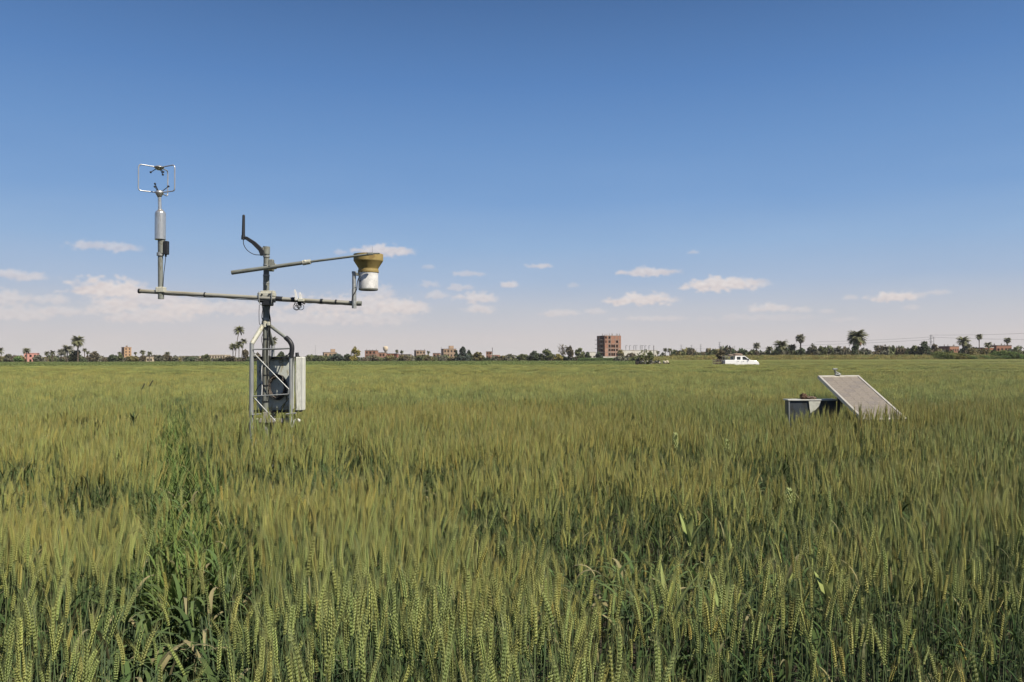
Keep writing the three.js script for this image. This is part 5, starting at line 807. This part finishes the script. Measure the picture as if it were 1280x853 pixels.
// ---------------------------------------------------------------- single weeds that stand out in the wheat
function weedLeaf(label, px, py, d, len, wid, group, tall = 0) {   // a pale upright blade at the height of the ears
  const tip = at(px, py, d), r = rngOf(px * 7 + py), t = thing('tall_weed', label, 'weed', V(tip.x, 0, -d), 0, group), mb = new MB(), sb = new MB();
  const c = [0.23, 0.27, 0.09], h = tip.y;
  sb.tube([V(0, 0, 0), V(0.01, h * 0.5, 0), V(0, h - len, 0)], [0.0035, 0.003, 0.002], 5, [0.09, 0.14, 0.05]);
  if (tall) { const pc = [0.25, 0.28, 0.1]; for (let k = 0; k < 60; k++) { const s = k / 59, a = k * 2.4, w = wid * 0.5 * Math.sin(Math.PI * (0.12 + 0.8 * s)); mb.pod(V(Math.cos(a) * w * 0.8, h - len + s * len * 0.85, Math.sin(a) * w * 0.8), V(Math.cos(a) * 0.35, 1, Math.sin(a) * 0.35).normalize(), V(-Math.sin(a), 0, Math.cos(a)), len * 0.22, wid * 0.28, wid * 0.22, jit(pc, r, 0.2)); } }
  for (let k = 0; k < (tall ? 1 : 4); k++) mb.blade(V(0, h - len * (1 + k * 0.12), 0), 0.9 + k * 1.571 + r() * 0.4, len * (1 + 0.15 * k), wid, 1.45 - 0.12 * k, 0.35 + r() * 0.4, 8, c.map((v) => v * (0.85 + r() * 0.2)), c.map((v) => v * 1.2), 0.3, 0.5);
  part(t, 'stem', sb.build(), cropMats); part(t, 'leaf', mb.build(), cropMats);
}
weedLeaf('pale green upright seed head above the wheat near centre', 844, 541, 8.6, 0.2, 0.05, undefined, 1); weedLeaf('pale green seed head right of centre below the truck', 908, 549, 8.2, 0.17, 0.045, undefined, 1); weedLeaf('pale green seed head below and left of the battery box', 986, 610, 5.4, 0.12, 0.045, undefined, 1);
weedLeaf('light green blade rising among ears at lower centre', 862, 640, 4.4, 0.15, 0.035); weedLeaf('broad light green blade pair at bottom centre', 838, 706, 3.4, 0.2, 0.03); weedLeaf('pale green blade at bottom right of centre', 1036, 714, 3.3, 0.12, 0.035); weedLeaf('light green blade at lower right of bottom centre', 905, 716, 3.3, 0.18, 0.025);
function darkHead(label, px, py, d, k) { const p = at(px, py, d), t = thing('dark_seed_head', label, 'weed', V(p.x, 0, -d)), r = rngOf(px + py); part(t, 'stem', rod(V(0, 0, 0), V(0.03, p.y - 0.02, 0), 0.004, 0.003, 6), M([0.06, 0.08, 0.03], 0.9)); const mb = new MB(); for (let j = 0; j < 26; j++) { const s = j / 25; mb.pod(V(0.03 + s * 0.07 * k, p.y - 0.06 * k + s * 0.12 * k, 0), V(r() - 0.3, 0.9, r() - 0.5).normalize(), V(1, 0, 0), 0.03 * k, 0.02 * k, 0.02 * k, [0.035, 0.03, 0.022]); } part(t, 'head', mb.build(), cropMats); }
darkHead('left one of two dark seed heads above wheat at left', 175, 484, 17, 0.9); darkHead('right one of two dark seed heads above wheat at left', 185, 480, 18, 1.0); 
{ const d = 10.4, p = at(167, 515, d), t = thing('dark_weed', 'dark green clump of weed leaves beside lane at left', 'weed', V(p.x, 0, -d)), mb = new MB(), r = rngOf(8); for (let k = 0; k < 24; k++) mb.blade(V((r() - 0.5) * 0.06, p.y - 0.3 + r() * 0.2, (r() - 0.5) * 0.06), r() * 6.28, 0.1 + r() * 0.06, 0.03, 0.9 + r() * 0.6, 0.8, 4, [0.05, 0.072, 0.03], [0.062, 0.088, 0.036]); mb.tube([V(0, 0, 0), V(0, p.y - 0.1, 0)], [0.005, 0.004], 5, [0.05, 0.07, 0.03]); part(t, 'leaf_cluster', mb.build(), cropMats); }

scene.traverse((o) => { if (o.isMesh) { o.castShadow = true; o.receiveShadow = true; } });
renderer.render(scene, camera);
